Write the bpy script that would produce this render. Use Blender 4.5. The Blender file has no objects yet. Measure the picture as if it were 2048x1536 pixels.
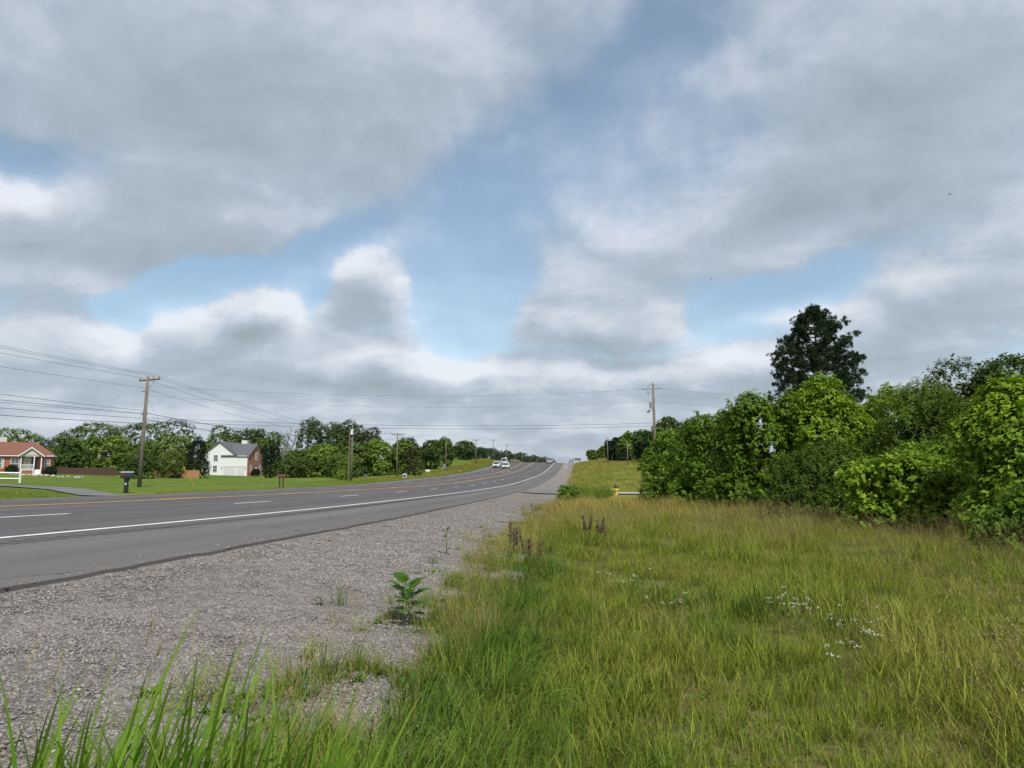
import bpy, math, random
import numpy as np
from mathutils import Vector

R = math.radians
rng = np.random.default_rng(7)
random.seed(7)
sc = bpy.context.scene
COL = sc.collection

# ------------------------------------------------------------------ camera
cam = bpy.data.cameras.new('camera')
cam.sensor_width = 36.0
cam.lens = 36.0 * 1500.0 / 2048.0
cam.clip_start = 0.05
cam.clip_end = 12000.0
camo = bpy.data.objects.new('camera', cam)
camo.location = (0, 0, 1.5)
camo.rotation_euler = (R(90 + 6.73), 0, R(4.909))
COL.objects.link(camo)
sc.camera = camo

# ------------------------------------------------------------------ sun, sky, exposure
SUN_EL, SUN_AZ = 54.0, 158.0          # azimuth clockwise from +Y (road direction)
sun = bpy.data.lights.new('sun', 'SUN')
sun.energy = 4.4
sun.angle = R(1.2)
sun.color = (1.0, 0.955, 0.88)
suno = bpy.data.objects.new('sun', sun)
sd = Vector((math.cos(R(SUN_EL)) * math.sin(R(SUN_AZ)), math.cos(R(SUN_EL)) * math.cos(R(SUN_AZ)), math.sin(R(SUN_EL))))
suno.rotation_euler = sd.to_track_quat('Z', 'Y').to_euler()
suno.location = (30, -30, 60)
COL.objects.link(suno)

vs = sc.view_settings
vs.view_transform = 'Standard'
vs.look = 'None'
vs.exposure = 0.0
vs.gamma = 1.0
vs.use_curve_mapping = False
sc.cycles.max_bounces = 6
sc.cycles.transparent_max_bounces = 6
sc.cycles.diffuse_bounces = 3
sc.cycles.use_denoising = True
sc.cycles.use_adaptive_sampling = True

SKY_STRENGTH = 0.15
CLOUDS = [  # azimuth, elevation, radius az, radius el (degrees), amount, tilt: the cloud masses and blue gaps ahead
    (-26.9, 26.0, 15.5, 6.5, .46, 0), (-36.0, 16.2, 7.2, 2.8, .30, 0), (-26.5, 18.0, 6.0, 2.4, .34, -8), (-11, 29, 6, 3.5, .24, 20),
    (26.0, 26.0, 8.5, 5.0, .50, 0), (14.0, 19.4, 11.0, 2.6, .42, 12), (26.3, 18.5, 6.8, 3.1, .30, 0), (13, 15.8, 9, 1.5, .2, 5),
    (-24.0, 11.9, 2.7, 1.25, .62, 6), (-26.3, 9.9, 5.0, 1.3, .34, 0), (-15.5, 14.2, 2.3, 2.1, .62, 0), (3.2, 11.3, 6.6, 1.35, .46, 0),
    (24.4, 11.0, 8.0, 2.0, .46, 15), (-17.2, 8.0, 16.5, 1.2, .30, 0), (6.6, 7.6, 14.8, 1.1, .26, 0), (-36, 9, 6, 2.4, .24, 0), (-36, 12.6, 5, 1.2, .2, 0),
    (7.6, 30.5, 6.0, 2.8, -.62, 38), (-1.2, 26.8, 4.2, 3.2, -.52, 10), (-6.0, 21.5, 3.4, 3.2, -.42, 15), (-8.4, 16.6, 3.6, 4.6, -.50, 0), (-18.3, 17.0, 6.6, 1.3, -.52, 24),
    (-29.6, 13.0, 4.2, 1.2, -.54, 22), (-38.8, 19.7, 3.2, 1.3, -.46, 0), (14.5, 13.0, 6.6, 1.2, -.50, 20), (-9.4, 11.2, 2.4, 2.6, -.40, 0),
    (-32.8, 10.6, 1.6, 1.3, -.32, 0), (-19.8, 13.6, 1.4, 1.6, -.26, 0), (12.6, 10.0, 2.2, 1.0, -.3, 0),
]


def build_world():
    w = bpy.data.worlds.new('World')
    sc.world = w
    w.use_nodes = True
    nt = w.node_tree
    nt.nodes.clear()

    def M(t, op, a, b=None, c=None, clamp=False):
        n = t.nodes.new('ShaderNodeMath')
        n.operation = op
        n.use_clamp = clamp
        for i, v in enumerate((a, b, c)):
            if v is None:
                continue
            if isinstance(v, (int, float)):
                n.inputs[i].default_value = v
            else:
                t.links.new(v, n.inputs[i])
        return n.outputs[0]

    def noise(t, vec, scale, detail, rough, dist=0.0):
        n = t.nodes.new('ShaderNodeTexNoise')
        n.inputs['Scale'].default_value = scale
        n.inputs['Detail'].default_value = detail
        n.inputs['Roughness'].default_value = rough
        n.inputs['Distortion'].default_value = dist
        t.links.new(vec, n.inputs['Vector'])
        return n.outputs[0]

    def sstep(t, v, lo, hi):
        n = t.nodes.new('ShaderNodeMapRange')
        n.interpolation_type = 'SMOOTHSTEP'
        n.inputs[1].default_value = lo
        n.inputs[2].default_value = hi
        t.links.new(v, n.inputs[0])
        return n.outputs[0]

    # density of the cloud deck as a function of direction
    g = bpy.data.node_groups.new('cloud_density', 'ShaderNodeTree')
    g.interface.new_socket('Direction', in_out='INPUT', socket_type='NodeSocketVector')
    g.interface.new_socket('Density', in_out='OUTPUT', socket_type='NodeSocketFloat')
    gi = g.nodes.new('NodeGroupInput')
    go = g.nodes.new('NodeGroupOutput')
    sp = g.nodes.new('ShaderNodeSeparateXYZ')
    g.links.new(gi.outputs[0], sp.inputs[0])
    x, y, z = sp.outputs
    az = M(g, 'MULTIPLY', M(g, 'ARCTAN2', x, y), 57.29578)
    el = M(g, 'MULTIPLY', M(g, 'ARCSINE', z), 57.29578)
    zz = M(g, 'ADD', M(g, 'MAXIMUM', z, 0.0), 0.22)
    cb = g.nodes.new('ShaderNodeCombineXYZ')
    g.links.new(M(g, 'DIVIDE', x, zz), cb.inputs[0])
    g.links.new(M(g, 'DIVIDE', y, zz), cb.inputs[1])
    cb.inputs[2].default_value = 3.7
    # uneven edges: shift the angular position of the masses by noise
    n1 = noise(g, gi.outputs[0], 6.0, 7, .56)
    n2 = noise(g, gi.outputs[0], 9.0, 7, .56)
    az2 = M(g, 'ADD', az, M(g, 'MULTIPLY', M(g, 'SUBTRACT', n1, .5), 8.0))
    el2 = M(g, 'ADD', el, M(g, 'MULTIPLY', M(g, 'SUBTRACT', n2, .5), 4.0))
    tot = None
    for (a, e, sa, se, amp, tilt) in CLOUDS:
        da = M(g, 'SUBTRACT', az2, a)
        de = M(g, 'SUBTRACT', el2, e)
        if tilt:
            ct, st = math.cos(R(tilt)), math.sin(R(tilt))
            da, de = (M(g, 'ADD', M(g, 'MULTIPLY', da, ct), M(g, 'MULTIPLY', de, st)),
                      M(g, 'SUBTRACT', M(g, 'MULTIPLY', de, ct), M(g, 'MULTIPLY', da, st)))
        da = M(g, 'MULTIPLY', da, 1 / sa)
        de = M(g, 'MULTIPLY', de, 1 / se)
        q = M(g, 'ADD', M(g, 'MULTIPLY', da, da), M(g, 'MULTIPLY', de, de))
        ex = M(g, 'MULTIPLY', M(g, 'EXPONENT', M(g, 'MULTIPLY', q, -1.0)), amp)
        tot = ex if tot is None else M(g, 'ADD', tot, ex)
    deck = noise(g, cb.outputs[0], 1.35, 8, .50, .25)
    fine = noise(g, gi.outputs[0], 17.0, 6, .6)
    d = M(g, 'ADD', M(g, 'ADD', tot, M(g, 'MULTIPLY', M(g, 'SUBTRACT', deck, .5), 0.80)), M(g, 'MULTIPLY', M(g, 'SUBTRACT', fine, .5), .34))
    hz = g.nodes.new('ShaderNodeMapRange')
    hz.interpolation_type = 'SMOOTHSTEP'
    hz.inputs[1].default_value = 9.0
    hz.inputs[2].default_value = 1.0
    hz.inputs[4].default_value = .30
    g.links.new(el, hz.inputs[0])
    d = M(g, 'ADD', M(g, 'ADD', d, 0.22), hz.outputs[0])
    g.links.new(d, go.inputs[0])

    tc = nt.nodes.new('ShaderNodeTexCoord')
    nrm = nt.nodes.new('ShaderNodeVectorMath')
    nrm.operation = 'NORMALIZE'
    nt.links.new(tc.outputs['Generated'], nrm.inputs[0])
    dirv = nrm.outputs[0]

    def dens(off):
        gn = nt.nodes.new('ShaderNodeGroup')
        gn.node_tree = g
        if off is None:
            nt.links.new(dirv, gn.inputs[0])
        else:
            a = nt.nodes.new('ShaderNodeVectorMath')
            a.operation = 'ADD'
            a.inputs[1].default_value = off
            nt.links.new(dirv, a.inputs[0])
            b = nt.nodes.new('ShaderNodeVectorMath')
            b.operation = 'NORMALIZE'
            nt.links.new(a.outputs[0], b.inputs[0])
            nt.links.new(b.outputs[0], gn.inputs[0])
        return gn.outputs[0]

    d0 = dens(None)
    d1 = dens((0.012, -0.004, 0.028))        # a step towards the sun
    soft = sstep(nt, d0, -.16, 0.56)
    crisp = sstep(nt, d0, 0.05, 0.32)
    lowz = nt.nodes.new('ShaderNodeSeparateXYZ')
    nt.links.new(dirv, lowz.inputs[0])
    wlow = nt.nodes.new('ShaderNodeMapRange')
    wlow.interpolation_type = 'SMOOTHSTEP'
    wlow.inputs[1].default_value = .36
    wlow.inputs[2].default_value = .24
    nt.links.new(lowz.outputs[2], wlow.inputs[0])
    mask = M(nt, 'ADD', M(nt, 'MULTIPLY', crisp, wlow.outputs[0]), M(nt, 'MULTIPLY', soft, M(nt, 'SUBTRACT', 1.0, wlow.outputs[0])))
    thick = sstep(nt, d0, 0.25, 0.95)
    lit = M(nt, 'MULTIPLY', M(nt, 'SUBTRACT', d0, d1), 1.25)
    ss = nt.nodes.new('ShaderNodeSeparateXYZ')
    nt.links.new(dirv, ss.inputs[0])
    # rolls in the underside of the deck
    zz = M(nt, 'ADD', M(nt, 'MAXIMUM', ss.outputs[2], 0.0), 0.26)
    cb = nt.nodes.new('ShaderNodeCombineXYZ')
    nt.links.new(M(nt, 'DIVIDE', ss.outputs[0], zz), cb.inputs[0])
    nt.links.new(M(nt, 'MULTIPLY', M(nt, 'DIVIDE', ss.outputs[1], zz), 1.3), cb.inputs[1])
    roll = noise(nt, cb.outputs[0], 3.8, 8, .55, .5)
    lightness = M(nt, 'ADD', M(nt, 'SUBTRACT', 0.54, M(nt, 'MULTIPLY', thick, .42)), lit)
    lightness = M(nt, 'ADD', lightness, M(nt, 'MULTIPLY', M(nt, 'SUBTRACT', roll, .5), .95), clamp=True)
    cr = nt.nodes.new('ShaderNodeValToRGB')
    cr.color_ramp.elements[0].position = 0.0
    cr.color_ramp.elements[0].color = (.335, .402, .452, 1)
    cr.color_ramp.elements[1].position = 1.0
    cr.color_ramp.elements[1].color = (.82, .86, .93, 1)
    m = cr.color_ramp.elements.new(.42)
    m.color = (.448, .525, .612, 1)
    nt.links.new(lightness, cr.inputs[0])
    up = nt.nodes.new('ShaderNodeVectorMath')
    up.operation = 'SCALE'
    up.inputs['Scale'].default_value = 1.0 / SKY_STRENGTH
    nt.links.new(cr.outputs[0], up.inputs[0])

    sky = nt.nodes.new('ShaderNodeTexSky')
    sky.sky_type = 'NISHITA'
    sky.sun_disc = False
    sky.sun_elevation = R(SUN_EL)
    sky.sun_rotation = R(SUN_AZ)
    sky.air_density = 1.0
    sky.dust_density = 0.6
    sky.ozone_density = 1.0
    mix = nt.nodes.new('ShaderNodeMix')
    mix.data_type = 'RGBA'
    nt.links.new(M(nt, 'ADD', M(nt, 'MULTIPLY', mask, .70), .27), mix.inputs['Factor'])
    cy = nt.nodes.new('ShaderNodeVectorMath')
    cy.operation = 'MULTIPLY'
    cy.inputs[1].default_value = (1.03, 1.06, 1.01)
    nt.links.new(sky.outputs[0], cy.inputs[0])
    nt.links.new(cy.outputs[0], mix.inputs['A'])
    nt.links.new(up.outputs[0], mix.inputs['B'])
    bg = nt.nodes.new('ShaderNodeBackground')
    bg.inputs['Strength'].default_value = SKY_STRENGTH
    nt.links.new(mix.outputs['Result'], bg.inputs['Color'])
    out = nt.nodes.new('ShaderNodeOutputWorld')
    nt.links.new(bg.outputs[0], out.inputs['Surface'])


build_world()


# ------------------------------------------------------------------ small helpers
def tag(o, label=None, cat=None, group=None, kind=None):
    if label:
        o['label'] = label
    if cat:
        o['category'] = cat
    if group:
        o['group'] = group
    if kind:
        o['kind'] = kind
    return o


def empty(name, loc, rz=0.0):
    o = bpy.data.objects.new(name, None)
    o.location = loc
    o.rotation_euler = (0, 0, rz)
    o.empty_display_size = .2
    COL.objects.link(o)
    return o


def link(name, me, mat=None, parent=None, loc=None):
    o = bpy.data.objects.new(name, me)
    if mat is not None and not me.materials:
        me.materials.append(mat)
    if parent is not None:
        o.parent = parent
    if loc is not None:
        o.location = loc
    COL.objects.link(o)
    return o


def np_mesh(name, V, Fc, col=None, smooth=False):
    """V (n,3); Fc (m,k) with one k for all faces; col (n,3) per vertex"""
    V = np.asarray(V, np.float32)
    Fc = np.asarray(Fc, np.int32)
    me = bpy.data.meshes.new(name)
    me.vertices.add(len(V))
    me.vertices.foreach_set('co', V.ravel())
    k = Fc.shape[1]
    me.loops.add(Fc.size)
    me.loops.foreach_set('vertex_index', Fc.ravel())
    me.polygons.add(len(Fc))
    me.polygons.foreach_set('loop_start', np.arange(0, Fc.size, k, dtype=np.int32))
    me.polygons.foreach_set('loop_total', np.full(len(Fc), k, np.int32))
    me.update(calc_edges=True)
    if smooth:
        me.polygons.foreach_set('use_smooth', np.ones(len(Fc), bool))
    if col is not None:
        a = me.attributes.new('Col', 'FLOAT_COLOR', 'POINT')
        c4 = np.ones((len(V), 4), np.float32)
        c4[:, :3] = col
        a.data.foreach_set('color', c4.ravel())
    return me


class MB:
    """collects simple solids into one mesh"""

    def __init__(s):
        s.v, s.f = [], []

    def add(s, vs_, fs_):
        b = len(s.v)
        s.v += [tuple(p) for p in vs_]
        s.f += [tuple(i + b for i in f) for f in fs_]
        return s

    def box(s, x0, x1, y0, y1, z0, z1):
        return s.add([(x0, y0, z0), (x1, y0, z0), (x1, y1, z0), (x0, y1, z0), (x0, y0, z1), (x1, y0, z1), (x1, y1, z1), (x0, y1, z1)],
                     [(0, 3, 2, 1), (4, 5, 6, 7), (0, 1, 5, 4), (1, 2, 6, 5), (2, 3, 7, 6), (3, 0, 4, 7)])

    def prism(s, poly, axis, a0, a1):
        """poly: 2-D outline; axis 'x','y','z' is the extrusion axis"""
        n = len(poly)

        def p3(p, a):
            return {'x': (a, p[0], p[1]), 'y': (p[0], a, p[1]), 'z': (p[0], p[1], a)}[axis]
        vs_ = [p3(p, a0) for p in poly] + [p3(p, a1) for p in poly]
        fs_ = [tuple(range(n))[::-1], tuple(range(n, 2 * n))] + [(i, (i + 1) % n, (i + 1) % n + n, i + n) for i in range(n)]
        return s.add(vs_, fs_)

    def tube(s, pts, rad, n=8):
        pts = [Vector(p) for p in pts]
        if not hasattr(rad, '__len__'):
            rad = [rad] * len(pts)
        vs_, fs_ = [], []
        for i, p in enumerate(pts):
            t = (pts[min(i + 1, len(pts) - 1)] - pts[max(i - 1, 0)]).normalized()
            a = Vector((0, 0, 1)) if abs(t.z) < .9 else Vector((1, 0, 0))
            u = t.cross(a).normalized()
            w = t.cross(u)
            for k in range(n):
                an = 2 * math.pi * k / n
                vs_.append(p + (u * math.cos(an) + w * math.sin(an)) * rad[i])
        for i in range(len(pts) - 1):
            for k in range(n):
                k2 = (k + 1) % n
                fs_.append((i * n + k, i * n + k2, (i + 1) * n + k2, (i + 1) * n + k))
        fs_.append(tuple(range(n))[::-1])
        fs_.append(tuple(range((len(pts) - 1) * n, len(pts) * n)))
        return s.add(vs_, fs_)

    def cyl(s, p, r, h, n=12, r2=None):
        return s.tube([p, (p[0], p[1], p[2] + h)], [r, r if r2 is None else r2], n)

    def loft(s, rings):
        n = len(rings[0])
        vs_ = [p for r in rings for p in r]
        fs_ = [tuple(range(n))[::-1], tuple(range((len(rings) - 1) * n, len(rings) * n))]
        for i in range(len(rings) - 1):
            for k in range(n):
                k2 = (k + 1) % n
                fs_.append((i * n + k, i * n + k2, (i + 1) * n + k2, (i + 1) * n + k))
        return s.add(vs_, fs_)

    def mesh(s, name, smooth=False):
        me = bpy.data.meshes.new(name)
        me.from_pydata(s.v, [], s.f)
        me.update()
        if smooth:
            me.polygons.foreach_set('use_smooth', np.ones(len(me.polygons), bool))
        return me

    def build(s, name, mat, parent=None, loc=None, smooth=False):
        return link(name, s.mesh(name, smooth), mat, parent, loc)


# value noise for layout decisions
_H = np.random.default_rng(3).random((256, 256))


def vnoise(x, y):
    x = np.asarray(x, float)
    y = np.asarray(y, float)
    xi, yi = np.floor(x).astype(int), np.floor(y).astype(int)
    fx, fy = x - xi, y - yi
    fx, fy = fx * fx * (3 - 2 * fx), fy * fy * (3 - 2 * fy)
    h = lambda a, b: _H[a % 256, b % 256]
    return (h(xi, yi) * (1 - fx) + h(xi + 1, yi) * fx) * (1 - fy) + (h(xi, yi + 1) * (1 - fx) + h(xi + 1, yi + 1) * fx) * fy


def fbm(x, y, o=3):
    t, a, n = 0., .5, 0.
    for i in range(o):
        t = t + a * vnoise(np.asarray(x) * 2 ** i + 17 * i, np.asarray(y) * 2 ** i + 31 * i)
        n += a
        a *= .5
    return t / n


# ------------------------------------------------------------------ materials
def mat_new(name):
    m = bpy.data.materials.new(name)
    m.use_nodes = True
    nt = m.node_tree
    b = nt.nodes['Principled BSDF']
    return m, nt, b


def N(nt, typ, **kw):
    n = nt.nodes.new(typ)
    for k, v in kw.items():
        setattr(n, k, v)
    return n


def tex_noise(nt, scale, detail=4, rough=.55, vec=None, dist=0.):
    n = N(nt, 'ShaderNodeTexNoise')
    n.inputs['Scale'].default_value = scale
    n.inputs['Detail'].default_value = detail
    n.inputs['Roughness'].default_value = rough
    n.inputs['Distortion'].default_value = dist
    if vec is not None:
        nt.links.new(vec, n.inputs['Vector'])
    return n


def ramp(nt, fac, stops):
    r = N(nt, 'ShaderNodeValToRGB')
    e = r.color_ramp.elements
    while len(e) < len(stops):
        e.new(.5)
    for i, (p, c) in enumerate(stops):
        e[i].position = p
        e[i].color = (*c, 1)
    nt.links.new(fac, r.inputs[0])
    return r.outputs[0]


def mixc(nt, fac, a, b, mode='MIX'):
    n = N(nt, 'ShaderNodeMix', data_type='RGBA', blend_type=mode)
    for k, v in (('Factor', fac), ('A', a), ('B', b)):
        if isinstance(v, (int, float)):
            n.inputs[k].default_value = v
        elif isinstance(v, tuple):
            n.inputs[k].default_value = (*v, 1)
        else:
            nt.links.new(v, n.inputs[k])
    return n.outputs['Result']


def world_pos(nt, scale=(1, 1, 1)):
    g = N(nt, 'ShaderNodeNewGeometry')
    if scale == (1, 1, 1):
        return g.outputs['Position']
    v = N(nt, 'ShaderNodeVectorMath', operation='MULTIPLY')
    v.inputs[1].default_value = scale
    nt.links.new(g.outputs['Position'], v.inputs[0])
    return v.outputs[0]


def obj_pos(nt, scale=(1, 1, 1)):
    g = N(nt, 'ShaderNodeTexCoord')
    v = N(nt, 'ShaderNodeVectorMath', operation='MULTIPLY')
    v.inputs[1].default_value = scale
    nt.links.new(g.outputs['Object'], v.inputs[0])
    return v.outputs[0]


def bump(nt, b, h, strength, dist):
    n = N(nt, 'ShaderNodeBump')
    n.inputs['Strength'].default_value = strength
    n.inputs['Distance'].default_value = dist
    nt.links.new(h, n.inputs['Height'])
    nt.links.new(n.outputs[0], b.inputs['Normal'])


def plain(name, c1, c2=None, rough=.7, scale=6., stretch=(1, 1, 1), bumpd=0., metal=0., spec=.4, detail=5):
    m, nt, b = mat_new(name)
    b.inputs['Roughness'].default_value = rough
    b.inputs['Metallic'].default_value = metal
    b.inputs['Specular IOR Level'].default_value = spec
    c2 = c2 or tuple(x * .82 for x in c1)
    n = tex_noise(nt, scale, detail, .6, obj_pos(nt, stretch))
    nt.links.new(ramp(nt, n.outputs[0], [(.3, c2), (.7, c1)]), b.inputs['Base Color'])
    if bumpd:
        bump(nt, b, n.outputs[0], .6, bumpd)
    return m


def leaf_mat(name, transl=.35, rough=.55, tint=(1, 1, 1), spec=.16):
    m, nt, b = mat_new(name)
    a = N(nt, 'ShaderNodeAttribute', attribute_name='Col')
    c = mixc(nt, 1.0, a.outputs['Color'], tint, 'MULTIPLY')
    nt.links.new(c, b.inputs['Base Color'])
    b.inputs['Roughness'].default_value = rough
    b.inputs['Specular IOR Level'].default_value = spec
    t = N(nt, 'ShaderNodeBsdfTranslucent')
    nt.links.new(mixc(nt, 1.0, c, (1.15, 1.25, .55), 'MULTIPLY'), t.inputs['Color'])
    mx = N(nt, 'ShaderNodeMixShader')
    mx.inputs[0].default_value = transl
    nt.links.new(b.outputs[0], mx.inputs[1])
    nt.links.new(t.outputs[0], mx.inputs[2])
    nt.links.new(mx.outputs[0], nt.nodes['Material Output'].inputs['Surface'])
    return m


def grass_mat(name, transl=.3, dry=(.34, .28, .07), dry_amt=.36, patch=.5):
    m, nt, b = mat_new(name)
    a = N(nt, 'ShaderNodeAttribute', attribute_name='Col')
    oi = N(nt, 'ShaderNodeObjectInfo')
    n = tex_noise(nt, patch, 4, .6, world_pos(nt))
    f = N(nt, 'ShaderNodeMapRange', interpolation_type='SMOOTHSTEP')
    f.inputs[1].default_value = .42
    f.inputs[2].default_value = .68
    f.inputs[4].default_value = dry_amt
    nt.links.new(n.outputs[0], f.inputs[0])
    c = mixc(nt, f.outputs[0], a.outputs['Color'], dry)
    h = N(nt, 'ShaderNodeHueSaturation')
    mr = N(nt, 'ShaderNodeMapRange')
    mr.inputs[3].default_value = .7
    mr.inputs[4].default_value = 1.3
    nt.links.new(oi.outputs['Random'], mr.inputs[0])
    nt.links.new(mr.outputs[0], h.inputs['Value'])
    mh = N(nt, 'ShaderNodeMapRange')
    mh.inputs[3].default_value = .485
    mh.inputs[4].default_value = .512
    nt.links.new(oi.outputs['Random'], mh.inputs[0])
    nt.links.new(mh.outputs[0], h.inputs['Hue'])
    nt.links.new(c, h.inputs['Color'])
    nt.links.new(h.outputs[0], b.inputs['Base Color'])
    b.inputs['Roughness'].default_value = .65
    b.inputs['Specular IOR Level'].default_value = .10
    t = N(nt, 'ShaderNodeBsdfTranslucent')
    nt.links.new(h.outputs[0], t.inputs['Color'])
    mx = N(nt, 'ShaderNodeMixShader')
    mx.inputs[0].default_value = transl
    nt.links.new(b.outputs[0], mx.inputs[1])
    nt.links.new(t.outputs[0], mx.inputs[2])
    nt.links.new(mx.outputs[0], nt.nodes['Material Output'].inputs['Surface'])
    return m


def ground_mat():
    m, nt, b = mat_new('ground_mat')
    p = world_pos(nt)
    sx = N(nt, 'ShaderNodeSeparateXYZ')
    nt.links.new(p, sx.inputs[0])
    big = tex_noise(nt, .055, 5, .6, p)
    mid = tex_noise(nt, .5, 5, .65, world_pos(nt, (1, .45, 1)))
    fine = tex_noise(nt, 9., 5, .7, p)
    meadow = ramp(nt, mid.outputs[0], [(.28, (.085, .13, .022)), (.46, (.135, .17, .03)), (.56, (.20, .19, .045)), (.70, (.29, .22, .08))])
    lawn = ramp(nt, mid.outputs[0], [(.3, (.080, .125, .020)), (.55, (.105, .155, .025)), (.75, (.145, .18, .038))])
    # mown lawn on the far side of the road
    mr = N(nt, 'ShaderNodeMapRange')
    mr.inputs[1].default_value = -25
    mr.inputs[2].default_value = -30
    nt.links.new(sx.outputs[0], mr.inputs[0])
    # bare earth and old thatch show between the clumps of the near meadow
    earth = ramp(nt, fine.outputs[0], [(.3, (.065, .058, .025)), (.5, (.12, .115, .04)), (.7, (.19, .155, .08))])
    me_ = N(nt, 'ShaderNodeMapRange')
    me_.inputs[1].default_value = 45
    me_.inputs[2].default_value = 20
    nt.links.new(sx.outputs[1], me_.inputs[0])
    meadow = mixc(nt, me_.outputs[0], meadow, earth)
    c = mixc(nt, mr.outputs[0], meadow, lawn)
    c = mixc(nt, .8, c, ramp(nt, big.outputs[0], [(.3, (.62, .75, .6)), (.7, (1.35, 1.18, 1.1))]), 'MULTIPLY')
    c = mixc(nt, .8, c, ramp(nt, fine.outputs[0], [(.25, (.55, .55, .5)), (.7, (1.3, 1.3, 1.2))]), 'MULTIPLY')
    nt.links.new(c, b.inputs['Base Color'])
    b.inputs['Roughness'].default_value = .95
    b.inputs['Specular IOR Level'].default_value = .1
    bump(nt, b, fine.outputs[0], .8, .06)
    return m


def asphalt(name, c1, c2, tint):
    m, nt, b = mat_new(name)
    streak = tex_noise(nt, 1.0, 5, .6, world_pos(nt, (1.6, .035, 1)))
    spot = tex_noise(nt, .35, 5, .65, world_pos(nt, (1, .25, 1)))
    grain = tex_noise(nt, 140., 3, .7, world_pos(nt))
    c = ramp(nt, streak.outputs[0], [(.3, c1), (.7, c2)])
    # polished wheel paths, two to a lane
    sp_ = N(nt, 'ShaderNodeSeparateXYZ')
    nt.links.new(world_pos(nt), sp_.inputs[0])
    wp = N(nt, 'ShaderNodeMath', operation='MULTIPLY')
    nt.links.new(sp_.outputs[0], wp.inputs[0])
    wp.inputs[1].default_value = 2 * math.pi / 1.83
    sn = N(nt, 'ShaderNodeMath', operation='SINE')
    nt.links.new(wp.outputs[0], sn.inputs[0])
    mr_ = N(nt, 'ShaderNodeMapRange')
    mr_.inputs[1].default_value = -1
    mr_.inputs[3].default_value = .92
    mr_.inputs[4].default_value = 1.08
    nt.links.new(sn.outputs[0], mr_.inputs[0])
    c = mixc(nt, 1.0, c, mr_.outputs[0], 'MULTIPLY')
    # sealed cracks
    ck = N(nt, 'ShaderNodeTexVoronoi', feature='DISTANCE_TO_EDGE')
    ck.inputs['Scale'].default_value = .22
    wn = tex_noise(nt, .8, 4, .6, world_pos(nt))
    av = N(nt, 'ShaderNodeVectorMath', operation='ADD')
    nt.links.new(world_pos(nt, (1, .55, 1)), av.inputs[0])
    nt.links.new(wn.outputs['Color'], av.inputs[1])
    nt.links.new(av.outputs[0], ck.inputs['Vector'])
    lt_ = N(nt, 'ShaderNodeMath', operation='LESS_THAN')
    nt.links.new(ck.outputs['Distance'], lt_.inputs[0])
    lt_.inputs[1].default_value = .0022
    c = mixc(nt, lt_.outputs[0], c, tuple(q * .55 for q in c1))
    c = mixc(nt, .5, c, ramp(nt, spot.outputs[0], [(.3, (.8, .8, .8)), (.7, tint)]), 'MULTIPLY')
    c = mixc(nt, .6, c, ramp(nt, grain.outputs[0], [(.3, (.6, .6, .6)), (.7, (1.35, 1.35, 1.35))]), 'MULTIPLY')
    nt.links.new(c, b.inputs['Base Color'])
    b.inputs['Roughness'].default_value = .88
    b.inputs['Specular IOR Level'].default_value = .25
    bump(nt, b, grain.outputs[0], .5, .004)
    return m


def gravel_mat():
    m, nt, b = mat_new('gravel_mat')
    p = world_pos(nt)
    vo = N(nt, 'ShaderNodeTexVoronoi')
    vo.inputs['Scale'].default_value = 58.
    nt.links.new(p, vo.inputs['Vector'])
    vo2 = N(nt, 'ShaderNodeTexVoronoi')
    vo2.inputs['Scale'].default_value = 13.
    nt.links.new(p, vo2.inputs['Vector'])
    sep = N(nt, 'ShaderNodeSeparateColor')
    nt.links.new(vo.outputs['Color'], sep.inputs[0])
    sep2 = N(nt, 'ShaderNodeSeparateColor')
    nt.links.new(vo2.outputs['Color'], sep2.inputs[0])
    c = ramp(nt, sep.outputs[0], [(0., (.148, .134, .124)), (.4, (.210, .192, .178)), (.8, (.260, .240, .225)), (1., (.35, .330, .313))])
    c = mixc(nt, .5, c, ramp(nt, sep2.outputs[0], [(0., (.6, .58, .56)), (1., (1.35, 1.32, 1.32))]), 'MULTIPLY')
    big = tex_noise(nt, .8, 5, .6, world_pos(nt, (1, .3, 1)))
    c = mixc(nt, .7, c, ramp(nt, big.outputs[0], [(.3, (.72, .70, .68)), (.7, (1.18, 1.14, 1.09))]), 'MULTIPLY')
    nt.links.new(c, b.inputs['Base Color'])
    b.inputs['Roughness'].default_value = .9
    b.inputs['Specular IOR Level'].default_value = .2
    inv = N(nt, 'ShaderNodeMath', operation='SUBTRACT')
    inv.inputs[0].default_value = 1.
    nt.links.new(vo.outputs['Distance'], inv.inputs[1])
    bump(nt, b, inv.outputs[0], 1.0, .022)
    return m


def stone_mat():
    m, nt, b = mat_new('stone_mat')
    oi = N(nt, 'ShaderNodeObjectInfo')
    n = tex_noise(nt, 60, 4, .6, world_pos(nt))
    c = ramp(nt, oi.outputs['Random'], [(0., (.138, .124, .114)), (.3, (.200, .181, .168)), (.55, (.230, .209, .195)), (.8, (.275, .253, .238)), (.94, (.22, .185, .16)), (1., (.36, .35, .335))])
    c = mixc(nt, .5, c, ramp(nt, n.outputs[0], [(.3, (.7, .7, .7)), (.7, (1.25, 1.25, 1.25))]), 'MULTIPLY')
    nt.links.new(c, b.inputs['Base Color'])
    b.inputs['Roughness'].default_value = .85
    return m


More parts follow.
